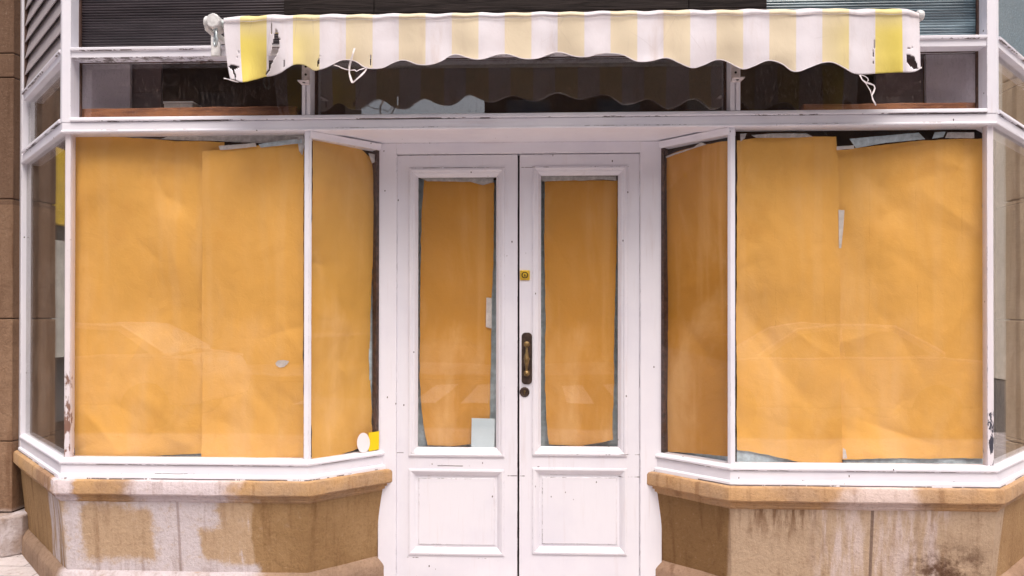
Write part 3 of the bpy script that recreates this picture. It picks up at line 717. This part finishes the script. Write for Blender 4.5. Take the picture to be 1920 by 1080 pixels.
tissue('greyish tissue strip beside the paper in the angled window with stickers', [(695,480),(706,482)], [(690,838),(708,838)], [(694,400),(691,700),(688,838)], [(703,400),(702,600),(704,838)], pB-Vector(RN)*.022, RN)
tissue('greyish tissue under the paper in the angled window right of the doors', [(1243,838),(1370,845)], [(1243,850),(1370,868)], [(1241,800),(1241,900)], [(1370,800),(1370,900)], pC-Vector(LN)*.030, LN)

# tape
TP = 'strips of tape round the brown paper'
def tape(label, pts, mat, p0=(0,yf-.012,0), n=FN, name='tape_strip', cat='tape', group=TP, th=.0008, surf=None):
    n = Vector(n)
    if surf:
        p0, n, cr, am = SH[surf[:34]]; q = []
        for u, v in pts:
            p = on(u,v,p0,n); q.append(p - n*(crumple(p,u,v,cr,am)-.0025))
    else: q = [on(u,v,p0,n) for u, v in pts]
    c = sum(q, Vector())/len(q)
    mb = MB()
    # subdivide outline and ripple it a little
    out = []
    for a, b in zip(q, q[1:]+q[:1]):
        k = max(1,int((b-a).length/.012)); out += [a+(b-a)*(i/k) for i in range(k)]
    out = [p + (n*.0012 + Vector((0,0,.0012)))*noise.noise(p*60) for p in out]
    mb.slab([p-c for p in out], n*-th)
    o = mb.build(name, mat); o.location = c
    return tag(o, label, cat, group)
yt = yf-.014
tape('crinkled grey plastic tape along the top of the left front window', [(215,257),(300,262),(330,254),(440,251),(566,252),(568,268),(520,270),(440,268),(410,266),(330,264),(270,261)], M['tape'], (0,yf+.016,0))
tape('white tape tab over the joint at the top of the left front window', [(409,275),(478,269),(480,276),(412,283)], M['whitetape'], (0,yt,0))
tape('pale blue tape piece at the top of the left front window', [(484,271),(545,262),(565,262),(566,269),(488,278)], M['bluetape'], (0,yt,0))
tape('hanging torn tape in the upper corner of the left front window', [(556,256),(568,254),(570,272),(566,292),(560,284)], M['tape'], (0,yt,0))
tape('wide pale blue tape slanting across the top of the right front window', [(1592,259),(1640,254),(1722,247),(1734,259),(1660,266),(1604,276)], M['bluetape'], (0,yt,0))
tape('short pale blue tape at the top right of the right front window', [(1752,246),(1772,245),(1768,255),(1747,258)], M['bluetape'], (0,yt,0))
tape('greyish tape rectangle at the top right end of the right front window', [(1776,246),(1826,246),(1826,257),(1771,257)], M['tape'], (0,yt,0))
tape('thin grey tape along the upper left of the right front window', [(1408,252),(1450,249),(1512,249),(1524,255),(1480,257),(1417,257)], M['tape'], (0,yt,0))
tape('small grey tape tag beside the inner mullion of the right front window', [(1387,250),(1399,249),(1396,258),(1388,264)], M['tape'], (0,yt,0))
tape('small white tape beneath the step between the two right sheets', [(1568,273),(1600,271),(1601,277),(1568,280)], M['whitetape'], (0,yt,0))
tape('narrow white vertical tape on the seam of the right front window', [(1571,392),(1582,393),(1580,425),(1576,464),(1572,464)], M['whitetape'], surf='brown paper sheet in the right front window')
tape('white torn scrap on the seam near the foot of the right front window', [(1581,838),(1586,842),(1589,858),(1581,859)], M['whitetape'], (0,yt,0))
tape('small white torn patch low on the left front window paper', [(517,682),(522,677),(533,676),(543,678),(539,684),(533,689),(525,690),(519,687)], M['whitetape'], surf='brown paper sheet by the inner mullion')
tape('grey tape along the top of the angled window right of the doors', [(1237,296),(1262,287),(1300,275),(1313,266),(1324,270),(1300,277),(1240,298)], M['tape'], pC+Vector(LN)*.016, LN)
tape('torn paper lip along the side of the angled window right of the doors', [(1236,372),(1240,385),(1241,412),(1238,414),(1239,395)], M['whitetape'], pC+Vector(LN)*.016, LN)
tape('grey tape patch in the upper corner of the angled window with stickers', [(690,288),(703,290),(706,303),(697,307)], M['tape'], pB+Vector(RN)*.016, RN)
tape('white tape rectangle on the side of the left door paper', [(912,558),(922,559),(922,616),(911,613)], M['whitetape'], surf='narrow brown paper sheet in the glass of the left')
tape('grey tape along the top of the left door paper', [(786,334),(925,334),(924,342),(905,347),(880,341),(800,340)], M['tape'], (0,yd-.014,0))
tape('grey tape along the top of the right door paper', [(1014,330),(1155,330),(1155,338),(1130,336),(1014,340)], M['tape'], (0,yd-.014,0))
# notices
m_note = flat('pale_blue_card', (.56,.66,.70), .6, .04, 3, bump=.05); m_yel = flat('yellow_sticker', (.85,.60,.0), .4, .03, 3, bump=.02); m_wst = flat('white_sticker', (.82,.78,.80), .4, .03, 3, bump=.02)
tape('blank pale blue notice in the lower corner of the left door leaf', [(885,784),(928.5,785),(927.5,841),(884,840)], m_note, (0,YL+.027,0), FN, 'notice', 'notice', None)
po = Vector((B.x,B.y,0)) - Vector(RN)*.0065
tape('yellow square sticker in the corner of the angled doorway window', [(692,812),(711.5,809),(711,843),(692,847)], m_yel, po, RN, 'sticker', 'sticker', 'stickers on the doorway window')
tape('round white sticker beside the yellow one on the doorway window', [(682+12*math.cos(i*math.pi/16), 831+19*math.sin(i*math.pi/16)) for i in range(32)], m_wst, po+Vector(RN)*.001, RN, 'sticker', 'sticker', 'stickers on the doorway window')

# ================================================================ AWNING
YA = -.235
BOT = [(420,150),(430,151),(442,154.8),(457,154.8),(478,150.5),(497,145),(508,144),(525,137.7),(537.6,129),(550,122.8),(561,121.8),(571.6,124),(580,129),(588.7,133.5),(601,131),(614,126),(627,119.6),(640,114),(657,114),(669.6,118.6),(678,125),(687,128.5),(697,130),(717,128),(733,120),(750,114),(763,115),(783,122),(807,121.7),(827,115),(843,105),(857,103),(873,108),(890,112),(907,110.7),(933,102.7),(953,102.7),(977,110),(997,111),(1013,108),(1037,99),(1053,99),(1077,106),(1100,106.7),(1120,102),(1143,100),(1167,103),(1190,114),(1203,115.7),(1220,114),(1240,109),(1253,109),(1273,118),(1297,127),(1317,122),(1340,112),(1357,113),(1377,123),(1393,129),(1413,123),(1433,114),(1447,113),(1467,120),(1483,132),(1497,133),(1513,127),(1540,117),(1560,116),(1580,125),(1597,135),(1610,138),(1647,136),(1680,134),(1710,133),(1724,126)]
TOPL = [(418,34),(470,33),(500,31),(640,29.5),(850,26.5),(1000,24.5),(1280,20),(1560,16.5),(1700,17),(1720,22)]
SEAM = 7
c3 = lambda L: [(x/4.697+380, y/4.697+10) for x, y in L]
c5 = lambda L: [(x/3.856+1600, y/3.856) for x, y in L]
HOLES = [c3([(640,205),(662,255),(668,300),(702,300),(668,312),(674,360),(652,430),(604,520),(582,590),(555,620),(548,612),(574,575),(576,480),(590,440),(606,400),(610,340),(628,262)]),
 c3([(596,165),(602,165),(601,258),(595,250)]), c3([(1030,445),(1022,500),(1012,548),(999,540),(1008,490)]), c3([(1475,425),(1480,500),(1474,535),(1467,500)]),
 c3([(215,537),(262,530),(325,555),(276,570),(284,620),(290,668),(282,670),(270,620),(262,578),(233,560)]), c3([(312,400),(314,430),(300,462),(286,474),(303,450)]),
 c3([(712,480),(716,550),(708,552),(708,500)]), c5([(378,392),(430,396),(442,420),(457,460),(466,492),(432,496),(404,470),(384,442)]), c5([(378,338),(405,342),(432,328),(410,346),(390,346)]), c5([(146,260),(148,330),(138,420),(141,470),(135,440),(133,400),(142,330)])]
def inside(p, poly):
    x, y = p; r = False; j = len(poly)-1
    for i in range(len(poly)):
        a, b = poly[i], poly[j]
        if (a[1] > y) != (b[1] > y) and x < (b[0]-a[0])*(y-a[1])/(b[1]-a[1])+a[0]: r = not r
        j = i
    return r
def catm(pts, x):
    for i in range(len(pts)-1):
        a, b = pts[i], pts[i+1]
        if x <= b[0]:
            t_ = max(0,(x-a[0])/(b[0]-a[0])); p_ = pts[max(i-1,0)]; n_ = pts[min(i+2,len(pts)-1)]
            ma = (b[1]-p_[1])/(b[0]-p_[0])*(b[0]-a[0]); mb_ = (n_[1]-a[1])/(n_[0]-a[0])*(b[0]-a[0])
            t2, t3 = t_*t_, t_*t_*t_
            return (2*t3-3*t2+1)*a[1]+(t3-2*t2+t_)*ma+(-2*t3+3*t2)*b[1]+(t3-t2)*mb_
    return pts[-1][1]
def fabric_mat(name, stripes=True):
    m = Mat(name); att = m.n('Attribute'); att.attribute_name = 'along'; a = att.outputs['Fac']
    per = 99.25
    f = m.math('FRACT', m.math('DIVIDE', m.math('SUBTRACT', a, 448.5-per*8), per))
    e = m.math('MULTIPLY', m.ramp(f, -.001, .006), m.ramp(f, .504, .511, 1, 0))
    endl = m.ramp(a, 700, 440); endr = m.ramp(a, 1490, 1690)
    strong = m.math('MAXIMUM', endl, endr)
    z = m.xyz()[2]; down = m.ramp(z, 2.80, 2.66)
    yel = m.mix(m.math('MULTIPLY', strong, m.ramp(down, 0, 1, .55, 1.)), (.75,.65,.48), (.76,.63,.14))
    wht = m.mix(m.ramp(m.noise(4,5,.6), .35,.7), (.75,.715,.76), (.69,.645,.68))
    c = m.mix(e, wht, yel)
    st = m.noise(6, 5, .6, sc=(2,1,.4)); c = m.mix(m.ramp(st,.52,.8,0,.4), c, (.50,.37,.29))
    cr = m.n('TexVoronoi', feature='DISTANCE_TO_EDGE'); m.l(m.map((1.6,1,.8)), cr.inputs['Vector']); cr.inputs['Scale'].default_value = 5
    crk = m.math('MULTIPLY', m.ramp(cr.outputs['Distance'], .012, .003), m.ramp(m.noise(2.5,3,.5,loc=(4,4,4)), .54,.66, 0, .3))
    c = m.mix(crk, c, (.30,.24,.22))
    wv = m.noise(500, 1, .5)
    nb = m.bump(m.math('ADD', m.math('MULTIPLY', wv, .05), m.noise(14,4,.6,sc=(1,1,.6),dist=.8)), .25, .008)
    m.fin(c, .7, nb, spec=.25)
    tl = m.n('BsdfTranslucent'); m.l(c, tl.inputs[0]); m.l(nb, tl.inputs['Normal'])
    mx = m.n('MixShader'); mx.inputs[0].default_value = .09; m.l(m.b.outputs[0], mx.inputs[1]); m.l(tl.outputs[0], mx.inputs[2]); m.l(mx.outputs[0], m.o.inputs[0])
    return m.m
M['fabric'] = fabric_mat('striped_canvas')
aw = thing('awning', 'rolled back awning with torn faded yellow and white striped scalloped valance', 'awning', (.1,-.05,2.85))
def valance():
    nx, nz = 660, 46; vs = []; uv = []; fs = []
    for i in range(nx+1):
        u = 418+(1722-418)*i/nx
        t_, b_ = lerp_pts(TOPL,u,0), catm(BOT,u)
        t_ += .9*math.sin(u*.11)+.5*math.sin(u*.047+1)
        lean = 0
        if u < 470: lean = (470-u)/52
        for j in range(nz+1):
            f = j/nz; v = t_+(b_-t_)*f
            uu = u + lean*14*f*f*(1 if u < 470 else 0)*.9 + (9*f if 440 < u < 500 else 0)*0
            if u > 1690: uu = u + 3*f
            # soft folds of hanging cloth, growing towards the hem
            y = YA - .012*f*math.sin(u*.0316*2+.6) - .006*math.sin(u*.021+1.2)*f - .010*noise.noise(Vector((u*.012,v*.02,1)))*f
            wl = math.exp(-((u-500)/50)**2); y -= wl*.05*f*f*math.sin(u*.06)
            y -= math.exp(-((u-1705)/22)**2)*.03*f*f
            # the hem tube at the top
            if f < .09: y -= .006*math.sin(math.pi*min(1,f/.09))
            vs.append(aty(uu, v, y)); uv.append(u)
    for i in range(nx):
        for j in range(nz):
            u = 418+(1722-418)*(i+.5)/nx
            a = i*(nz+1)+j
            t_, b_ = lerp_pts(TOPL,u,0), catm(BOT,u); v = t_+(b_-t_)*(j+.5)/nz
            lean = (470-u)/52 if u < 470 else 0
            f = (j+.5)/nz; uu = u+lean*14*f*f*.9 + (3*f if u > 1690 else 0)
            if any(inside((uu,v),h) for h in HOLES): continue
            fs.append((a,a+nz+1,a+nz+2,a+1))
    return vs, fs, uv
vs, fs, uv = valance()
mb = MB(); mb.add(vs, fs); o = mb.build('valance', M['fabric'], aw, smooth=True, recalc=False, solid=.0012)
at_ = o.data.attributes.new('along','FLOAT','POINT'); at_.data.foreach_set('value', uv)
seam = [aty(u, lerp_pts(TOPL,u,0)+.9*math.sin(u*.11)+.5*math.sin(u*.047+1)+8.2, YA-.0065) for u in range(424,1716,4)]
MB().tube(seam, .0011, 5).build('stitched_seam', M['bracket'], o, smooth=True)
# piped hem along the scallops, and the stitched top seam
hem = [aty(u + ((470-u)/52*12.6 if u < 470 else (3 if u > 1690 else 0)), catm(BOT,u)-.6, YA-.012*math.sin(u*.0632+.6)-.006*math.sin(u*.021+1.2)-.004) for u in range(600,1604,6)]
o2 = MB().tube(hem, .0022, 6).build('hem_piping', M['fabric'], o, smooth=True)
at_ = o2.data.attributes.new('along','FLOAT','POINT'); at_.data.foreach_set('value', [500.]*len(o2.data.vertices))
# canvas going back to the roller at the wall
vs = []; fs = []; uv = []
nx, nz = 130, 12
for i in range(nx+1):
    u = 420+(1720-420)*i/nx; p = aty(u, lerp_pts(TOPL,u,0)+.9*math.sin(u*.11)+.5*math.sin(u*.047+1), YA)
    for j in range(nz+1):
        f = j/nz; vs.append((p.x, YA+(YA*-1-.10)*f, p.z+.012*math.sin(math.pi*f*.5)+.045*f)); uv.append(u)
for i in range(nx):
    for j in range(nz): a = i*(nz+1)+j; fs.append((a,a+1,a+nz+2,a+nz+1))
mb = MB(); mb.add(vs, fs); o = mb.build('canopy', M['fabric'], aw, smooth=True, solid=.0012)
at_ = o.data.attributes.new('along','FLOAT','POINT'); at_.data.foreach_set('value', uv)
pa, pb_ = aty(404,47,YA+.035), aty(1722,31,YA+.035)
MB().tube([pa,pb_], .022, 20).build('front_bar', M['housing'], aw, smooth=True)
ra, rb = Vector((pa.x+.03,-.075,pa.z+.032)), Vector((pb_.x-.02,-.075,pb_.z+.032))
MB().tube([ra,rb], .028, 20).build('roller', M['fabric'], aw, smooth=True)
for x_, s_ in ((pa.x+.5,1),(pb_.x-.5,-1)):
    zc = pa.z-.012
    MB().tube([(x_-s_*.25,YA+.07,zc),(x_+s_*.72,YA+.10,zc-.004)], .016, 12).build('folding_arm', M['housing'], aw, smooth=True)
    MB().tube([(x_+s_*.72,YA+.115,zc-.004),(x_-s_*.1,-.07,zc-.004)], .016, 12).build('folding_arm', M['housing'], aw, smooth=True)
MB().lathe([(.020,0),(.024,.004),(.024,.020),(.020,.028),(.010,.030),(0,.030)], aty(1717,28,YA+.02), (1,0,0), 20).build('end_cap', M['housing'], aw, .001)
# gear housing, crank eye and wall plate at the left end
p = aty(405,46,YA+.02)
hb = MB(); pts = [Vector((p.x+.030*math.cos(R(q))*1.1, p.y-.045, p.z+.036*math.sin(R(q)))) for q in range(0,360,45)]
hb.slab(pts, (0,.09,0)); gb = hb.build('gear_housing', M['housing'], aw, .007, seg=3)
MB().lathe([(.030,0),(.033,.004),(.033,.016),(.028,.022),(0,.022)], (p.x-.028,p.y-.004,p.z), (-1,0,0), 18).build('gear_cap', M['housing'], gb, .001)
MB().lathe([(.016,0),(.016,.02),(.022,.022),(.022,.05),(0,.05)], (p.x+.02,p.y,p.z-.002), (1,0,0), 16).build('collar', M['steel'], gb)
e0 = aty(403,60,YA+.0); loop = []
for i in range(28):
    q = 2*math.pi*i/28; loop.append(e0+Vector((.010*math.cos(q)*(1.25 if math.sin(q)<0 else .9), -.012*math.cos(q), -.032+.038*math.sin(q))))
MB().tube(loop, .0052, 8, closed=True).build('crank_eye', M['steel'], aw, smooth=True)
MB().tube([e0+Vector((0,0,.02)), e0+Vector((0,0,-.002))], .011, 10).build('eye_shank', M['steel'], aw, smooth=True)
q = aty(403,96,-.01)
mb = MB().box(q.x-.022,q.x+.026,-.016,-.001,q.z-.028,q.z+.09); mb.box(q.x+.030,q.x+.055,p.y+.02,-.016,p.z-.022,p.z+.006)
mb.build('wall_bracket', M['housing'], aw, .003)
q2 = aty(1640,60,-.01)
mb = MB().box(q2.x-.022,q2.x+.022,-.016,-.001,q2.z-.028,q2.z+.11); mb.box(q2.x-.014,q2.x+.014,YA+.05,-.016,pb_.z-.03,pb_.z+.01)
mb.build('wall_bracket', M['housing'], aw, .003)
# loose shreds and tie
M['shred'] = flat('frayed_white_canvas', (.74,.68,.69), .8, .12, 40)
def shred(pts, wd, y=YA-.012):
    q = [aty(u,v,y-.008*math.sin(i*1.3)) for i, (u,v) in enumerate(pts)]
    MB().ribbon(q, wd).build('loose_shred', M['shred'], aw, solid=.001)
shred(c3([(1332,380),(1318,430),(1300,490),(1288,540),(1286,600),(1300,650),(1314,685)]), .0055)
shred(c3([(1314,685),(1345,660),(1385,625),(1420,590),(1440,560),(1448,550)]), .0045)
shred(c3([(1150,530),(1190,540),(1220,555),(1260,568),(1300,575),(1335,572),(1350,585),(1375,570),(1410,560),(1440,548)]), .0028)
shred(c3([(182,648),(215,655),(245,664),(285,676),(310,682)]), .0030)
shred(c5([(430,370),(455,390),(470,420),(472,460),(464,490)]), .0065)
shred(c5([(400,505),(440,500),(470,490),(490,480)]), .0035)
cd_ = thing('tie_cord', 'frayed white cord dangling from the valance before the right fanlight', 'cord', aty(1612,140,YA))
for off in (0,):
    q = [aty(u,v,YA-.01-.004*math.sin(i)) for i,(u,v) in enumerate(c5([(42,535),(60,570),(85,590),(115,598),(145,610),(152,630),(142,660),(130,685),(138,715),(150,735),(160,755)]))]
    MB().ribbon(q, .0040).build('cord_strand', M['shred'], cd_, solid=.001)
    q = [aty(u,v,YA-.004) for i,(u,v) in enumerate(c5([(48,535),(80,545),(100,560),(104,575),(96,585),(88,600),(120,650),(130,690)]))]
    MB().ribbon(q, .0020).build('cord_strand', M['shred'], cd_, solid=.001)

# fixing brackets on the fanlight mullions
def lbracket(label, u0, u1, v0, vt, ut0, ut1):
    a = aty(u0,v0,-.006); b = aty(u1,vt,-.006); t = thing('angle_bracket', label, 'bracket', ((a.x+b.x)/2,-.01,b.z), 'angle brackets on the fanlight mullions')
    MB().box(a.x, b.x, -.009, -.0035, b.z, a.z).build('upright_plate', M['bracket'], t, .001)
    c0, c1 = aty(ut0,vt,-.07), aty(ut1,vt,-.07)
    MB().slab([(a.x,-.009,b.z),(b.x,-.009,b.z),(c1.x,-.085,b.z-.002),(c0.x,-.085,b.z-.002)], (0,0,-.005)).build('bent_tab', M['bracket'], t, .001)
    for k in (.3,.62): 
        MB().lathe([(.006,0),(.006,.0015),(0,.0016)], ((a.x+b.x)/2,-.0089,a.z+(b.z-a.z)*k), (0,-1,0), 12).build('bolt_hole', M['black'], t)
    MB().lathe([(.007,0),(.007,.0015),(0,.0016)], ((a.x+b.x+c0.x+c1.x)/4,-.055,b.z-.0064), (0,0,-1), 12).build('bolt_hole', M['black'], t)
lbracket('small steel angle bracket under the torn left part of the valance', 565, 580, 112, 159, 558, 580)
lbracket('small steel angle bracket under the right half of the valance', 1370, 1386, 108, 152, 1371, 1394)

# ================================================================ INSIDE THE SHOP
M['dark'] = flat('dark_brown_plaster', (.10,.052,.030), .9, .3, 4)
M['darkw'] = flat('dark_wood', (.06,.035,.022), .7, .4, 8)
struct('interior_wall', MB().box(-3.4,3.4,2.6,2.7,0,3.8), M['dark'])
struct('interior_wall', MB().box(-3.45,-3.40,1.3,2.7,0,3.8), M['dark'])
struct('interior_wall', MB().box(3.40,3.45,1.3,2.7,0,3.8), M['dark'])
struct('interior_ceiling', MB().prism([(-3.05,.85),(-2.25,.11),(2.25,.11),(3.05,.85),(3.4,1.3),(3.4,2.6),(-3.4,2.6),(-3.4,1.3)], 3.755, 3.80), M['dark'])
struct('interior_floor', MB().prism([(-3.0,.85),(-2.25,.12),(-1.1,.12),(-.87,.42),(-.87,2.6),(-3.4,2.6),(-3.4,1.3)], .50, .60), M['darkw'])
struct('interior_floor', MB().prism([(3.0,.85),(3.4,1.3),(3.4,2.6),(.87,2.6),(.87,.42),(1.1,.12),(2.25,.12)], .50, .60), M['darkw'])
struct('interior_floor', MB().box(-.868,.868,.42,2.6,-.02,.01), M['darkw'])
m_rust = Mat('rusty_brown_wood'); g = m_rust.noise(8,6,.65,sc=(.4,1,3)); m_rust.fin(m_rust.mix(m_rust.ramp(g,.35,.65),(.16,.05,.02),(.42,.17,.07)), .7, m_rust.bump(g,.4,.008))
zr = aty(300,207,.14).z
a_ = aty(150,210,.14).x; b_ = aty(560,210,.14).x
o = MB().box(a_, b_, .10, .17, ZT+.054, zr).build('timber_rail', m_rust.m, None, .006); rough_up(o,.05,.004,12,1); tag(o,'rusty brown timber rail behind the left fanlight','rail','brown rails behind the fanlights')
a_ = aty(1500,200,.14).x; b_ = aty(1833,200,.14).x; zr2 = aty(1650,196,.14).z
o = MB().box(a_, b_, .10, .17, ZT+.054, zr2).build('timber_rail', m_rust.m, None, .006); rough_up(o,.05,.004,12,4); tag(o,'orange brown timber rail behind the right fanlight','rail','brown rails behind the fanlights')
M['board'] = flat('reflection_board', (.62,.56,.62), .7, .1, 3); M['board2'] = flat('mauve_board', (.17,.12,.125), .8, .2, 3)  # pale boards stand in for sky and facade reflections in the glass
def board(label, u0, u1, v0, v1, y, mat):
    a, b = aty(u0,v0,y), aty(u1,v1,y)
    tag(MB().box(a.x,b.x,y,y+.02,b.z,a.z).build('fanlight_board', mat, None, .002), label, 'board', 'boards standing behind the fanlights')
board('added pale grey board imitating sky reflection behind the far left of the left fanlight', 150, 243, 112, 235, .26, M['board'])
board('mauve brown board between grey reflection board and white box behind left fanlight', 244, 301, 112, 235, .30, M['board2'])
board('added pale lilac board imitating a reflected facade behind the far right of the right fanlight', 1735, 1836, 100, 215, .26, M['board'])
board('dark mottled board behind the middle of the right fanlight', 1640, 1730, 100, 215, .29, M['board2'])
m_box = flat('white_carton', (.62,.60,.58), .6, .08, 10)
a = aty(309,206,.20); b = aty(352,193,.20)
t = thing('carton', 'small white lidded box on the brown rail behind the left fanlight', 'box', ((a.x+b.x)/2,.24,a.z))
MB().box(a.x,b.x+.03,.185,.32,zr+.001,b.z-.012).build('box_body', m_box, t, .002); MB().box(a.x-.003,b.x+.034,.181,.324,b.z-.012,b.z).build('lid', m_box, t, .002)
# ================================================================ STREET (seen in the glass, lights the front)
def pave(m, c):
    br = m.n('TexBrick'); m.l(m.co, br.inputs['Vector']); br.inputs['Scale'].default_value = 1.6; br.inputs['Mortar Size'].default_value = .008
    br.inputs['Color1'].default_value = (1,1,1,1); br.inputs['Color2'].default_value = (.86,.86,.86,1); br.inputs['Mortar'].default_value = (.5,.5,.5,1)
    return m.mix(1., c, br.outputs[0], 'MULTIPLY')
M['pave'] = stone('paving_stone', pave, (.62,.56,.56), (.50,.45,.45)); M['asph'] = flat('asphalt', (.075,.071,.071), .9, .25, 30, bump=.5); M['kerb'] = flat('granite_kerb', (.30,.28,.27), .8, .2, 20)
M['mark'] = flat('road_paint', (.68,.66,.64), .7, .12, 20)
struct('ground', MB().box(-300,300,-300,300,-.6,-.14), M['asph'])
struct('pavement', MB().box(-60,8,-5,20,-.139,0), M['pave'])
struct('pavement', MB().box(-60,60,-18,-14,-.139,0), M['pave'])
struct('kerb', MB().box(-60,8.2,-5.15,-5.001,-.139,-.004), M['kerb'], bevel=.02)
struct('kerb', MB().box(-60,60,-13.999,-13.85,-.139,-.004), M['kerb'], bevel=.02)
mb = MB()
for i in range(9): mb.box(-4.2+i*.95, -3.7+i*.95, -12.6, -9.0, -.1395, -.134)
struct('crossing', mb, M['mark'])
def opposite(name, label, x0, x1, y0, y1, h, wall, cols, rows, mat_w, face='+y', trim=None):
    t = thing(name, label, 'building', ((x0+x1)/2,(y0+y1)/2,0), 'buildings across the street')
    MB().box(x0,x1,y0,y1,-.1,h).build('wall', wall, t)
    MB().box(x0-.1,x1+.1,y0-.1,y1+.25,h,h+.4).build('cornice', trim or wall, t, .05)
    for r in range(rows):
        for c in range(cols):
            cx_ = x0+(x1-x0)*(c+.5)/cols; zz_ = 1.0+r*(h-1.2)/rows; ww = (x1-x0)/cols*.24; hh = (h-1.2)/rows*.52
            f = MB(); rect_ring(f, cx_-ww-.1, cx_+ww+.1, zz_-.1, zz_+hh+.1, [(0,y1-.02),(0,y1+.06),(.1,y1+.06),(.1,y1-.02)])
            w_ = f.build('window', trim or wall, t)
            MB().box(cx_-ww,cx_+ww,y1-.05,y1+.012,zz_,zz_+hh).build('pane', mat_w, w_)
M['wallA'] = flat('brown_brick_wall', (.055,.029,.018), .9, .25, 6); M['wallB'] = flat('tan_stone_wall', (.05,.025,.014), .9, .2, 5); M['wallC'] = flat('pale_stone_wall', (.88,.79,.68), .9, .08, 4)
M['wpane'] = flat('dark_window_glass', (.05,.055,.06), .1, .2, 3); M['trim'] = flat('cream_trim', (.50,.44,.38), .8, .1, 8)
opposite('town_house','brown brick terrace across the street behind the viewer', -26,-5.75,-20,-18,12.5,M['wallA'],8,4,M['wpane'])
opposite('town_house','tan stone block across the street facing the shop doors', -1.6,22,-20,-18,12.0,M['wallB'],9,4,M['wpane'])
opposite('town_house','added brown block masking low sky in the gap between the houses opposite', -26,6,-50,-45,12.3,M['wallA'],9,4,M['wpane'])  # unseen block added to keep low sky out of the door glass
t = thing('corner_building','pale tall building across the side street to the right','building',(20,12,0),'buildings across the street')
MB().box(9,40,9,20,-.1,16).build('wall', M['wallC'], t)
for r in range(4):
    for c in range(12):
        x_ = 11+c*2.4; z_ = 1.4+r*3.6
        f = MB().box(x_-.6,x_+.6,8.94,9.0,z_-.1,z_+2.0).build('window', M['trim'], t); MB().box(x_-.48,x_+.48,8.925,8.94,z_,z_+1.85).build('pane', M['wpane'], f)
t = thing('neighbour_wall','plain plastered wall of the next shop beyond the left pilaster','wall',(-6,1.6,0))
MB().box(-12,-3.31,1.4,1.8,0,5).build('wall', M['wallB'], t); MB().box(-5.9,-3.9,1.36,1.4,.6,2.15).build('shop_window', M['wpane'], t)
m_y = flat('yellow_board', (.62,.42,.03), .6, .1, 4); m_bl = flat('pale_blind', (.50,.50,.46), .8, .15, 6)
MB().box(-4.5,-3.62,1.30,1.359,2.12,2.70).build('yellow_sign', m_y, t); MB().box(-4.35,-3.7,1.33,1.359,1.1,2.0).build('window_blind', m_bl, t)

def car(label, cx_, cy_, col, face=1):
    t = thing('parked_car', label, 'car', (cx_,cy_,-.14), 'cars parked along the street')
    mp = flat('car_paint', col, .25, .03, 3, spec=.6)
    z = -.14
    low = [(-2.15,.32),(-2.2,.55),(-2.12,.82),(-1.75,.93),(-.95,.98),(1.45,1.0),(2.0,.95),(2.15,.7),(2.12,.35)]
    top = [(-1.05,.97),(-.40,1.38),(.1,1.46),(.9,1.43),(1.55,1.05),(1.5,.98)]
    def ext(pts, w0, w1, zsplit):
        mb = MB(); n_ = len(pts)
        def wd(h_): return w0+(w1-w0)*max(0,min(1,(h_-zsplit)/.5))
        mb.add([(cx_+face*x_,cy_-wd(h_),z+h_) for x_,h_ in pts]+[(cx_+face*x_,cy_+wd(h_),z+h_) for x_,h_ in pts],
               [tuple(range(n_)),tuple(range(n_,2*n_))[::-1]]+[(i,n_+i,n_+(i+1)%n_,(i+1)%n_) for i in range(n_)]); return mb
    ext(low,.86,.86,2).build('body', mp, t, .06, seg=3)
    ext(top,.78,.60,.95).build('roof', mp, t, .04, seg=3)
    for s in (-1,1):
        for pts in ([(-.85,1.02),(-.36,1.33),(.12,1.39),(.12,1.02)],[(.2,1.02),(.2,1.39),(.85,1.36),(1.32,1.05)]):
            q = [Vector((cx_+face*x_, cy_+s*(.79-.36*(h_-.95)*1.0+.004), z+h_)) for x_,h_ in pts]
            MB().slab(q,(0,-s*.02,0)).build('side_window', M['wpane'], t)
        for x_ in (-1.35,1.35):
            wv = MB().lathe([(.20,0),(.31,.0),(.33,.03),(.33,.19),(.30,.21),(.0,.21)], (cx_+face*x_,cy_+s*.68,z+.33), (0,s,0), 20).build('wheel', M['black'], t)
            MB().lathe([(.20,0),(.20,.012),(.05,.03),(0,.03)], (cx_+face*x_,cy_+s*.885,z+.33), (0,s,0), 16).build('rim', M['asph'], wv)
    for s in (-1,1):  # pale strips added as sky glints along roof and belt lines
        MB().tube([(cx_+face*x_,cy_+s*(.80-.36*(h_-.95)),z+h_) for x_,h_ in ((-.98,1.03),(-.40,1.385),(.1,1.45),(.9,1.42),(1.50,1.07))], .022, 8).build('roof_glint', M['mark'], t)
        MB().tube([(cx_+face*x_,cy_+s*.845,z+h_) for x_,h_ in ((-2.05,.86),(-1.7,.955),(-.95,1.0),(1.45,1.015),(2.0,.96))], .018, 8).build('belt_glint', M['mark'], t)
    for y_ in (-.55,.55): MB().box(cx_+face*-2.19-.03,cx_+face*-2.19+.03,cy_+y_-.18,cy_+y_+.18,z+.62,z+.74).build('headlight', M['housing'], t, .02)
car('grey saloon with painted glint strips parked behind the viewer to the right', 4.0, -7.2, (.42,.41,.41))
car('silver grey saloon parked further along the right', 9.3, -7.2, (.42,.44,.46), -1)
car('pale saloon parked behind the viewer to the left', -6.6, -7.0, (.66,.64,.62))
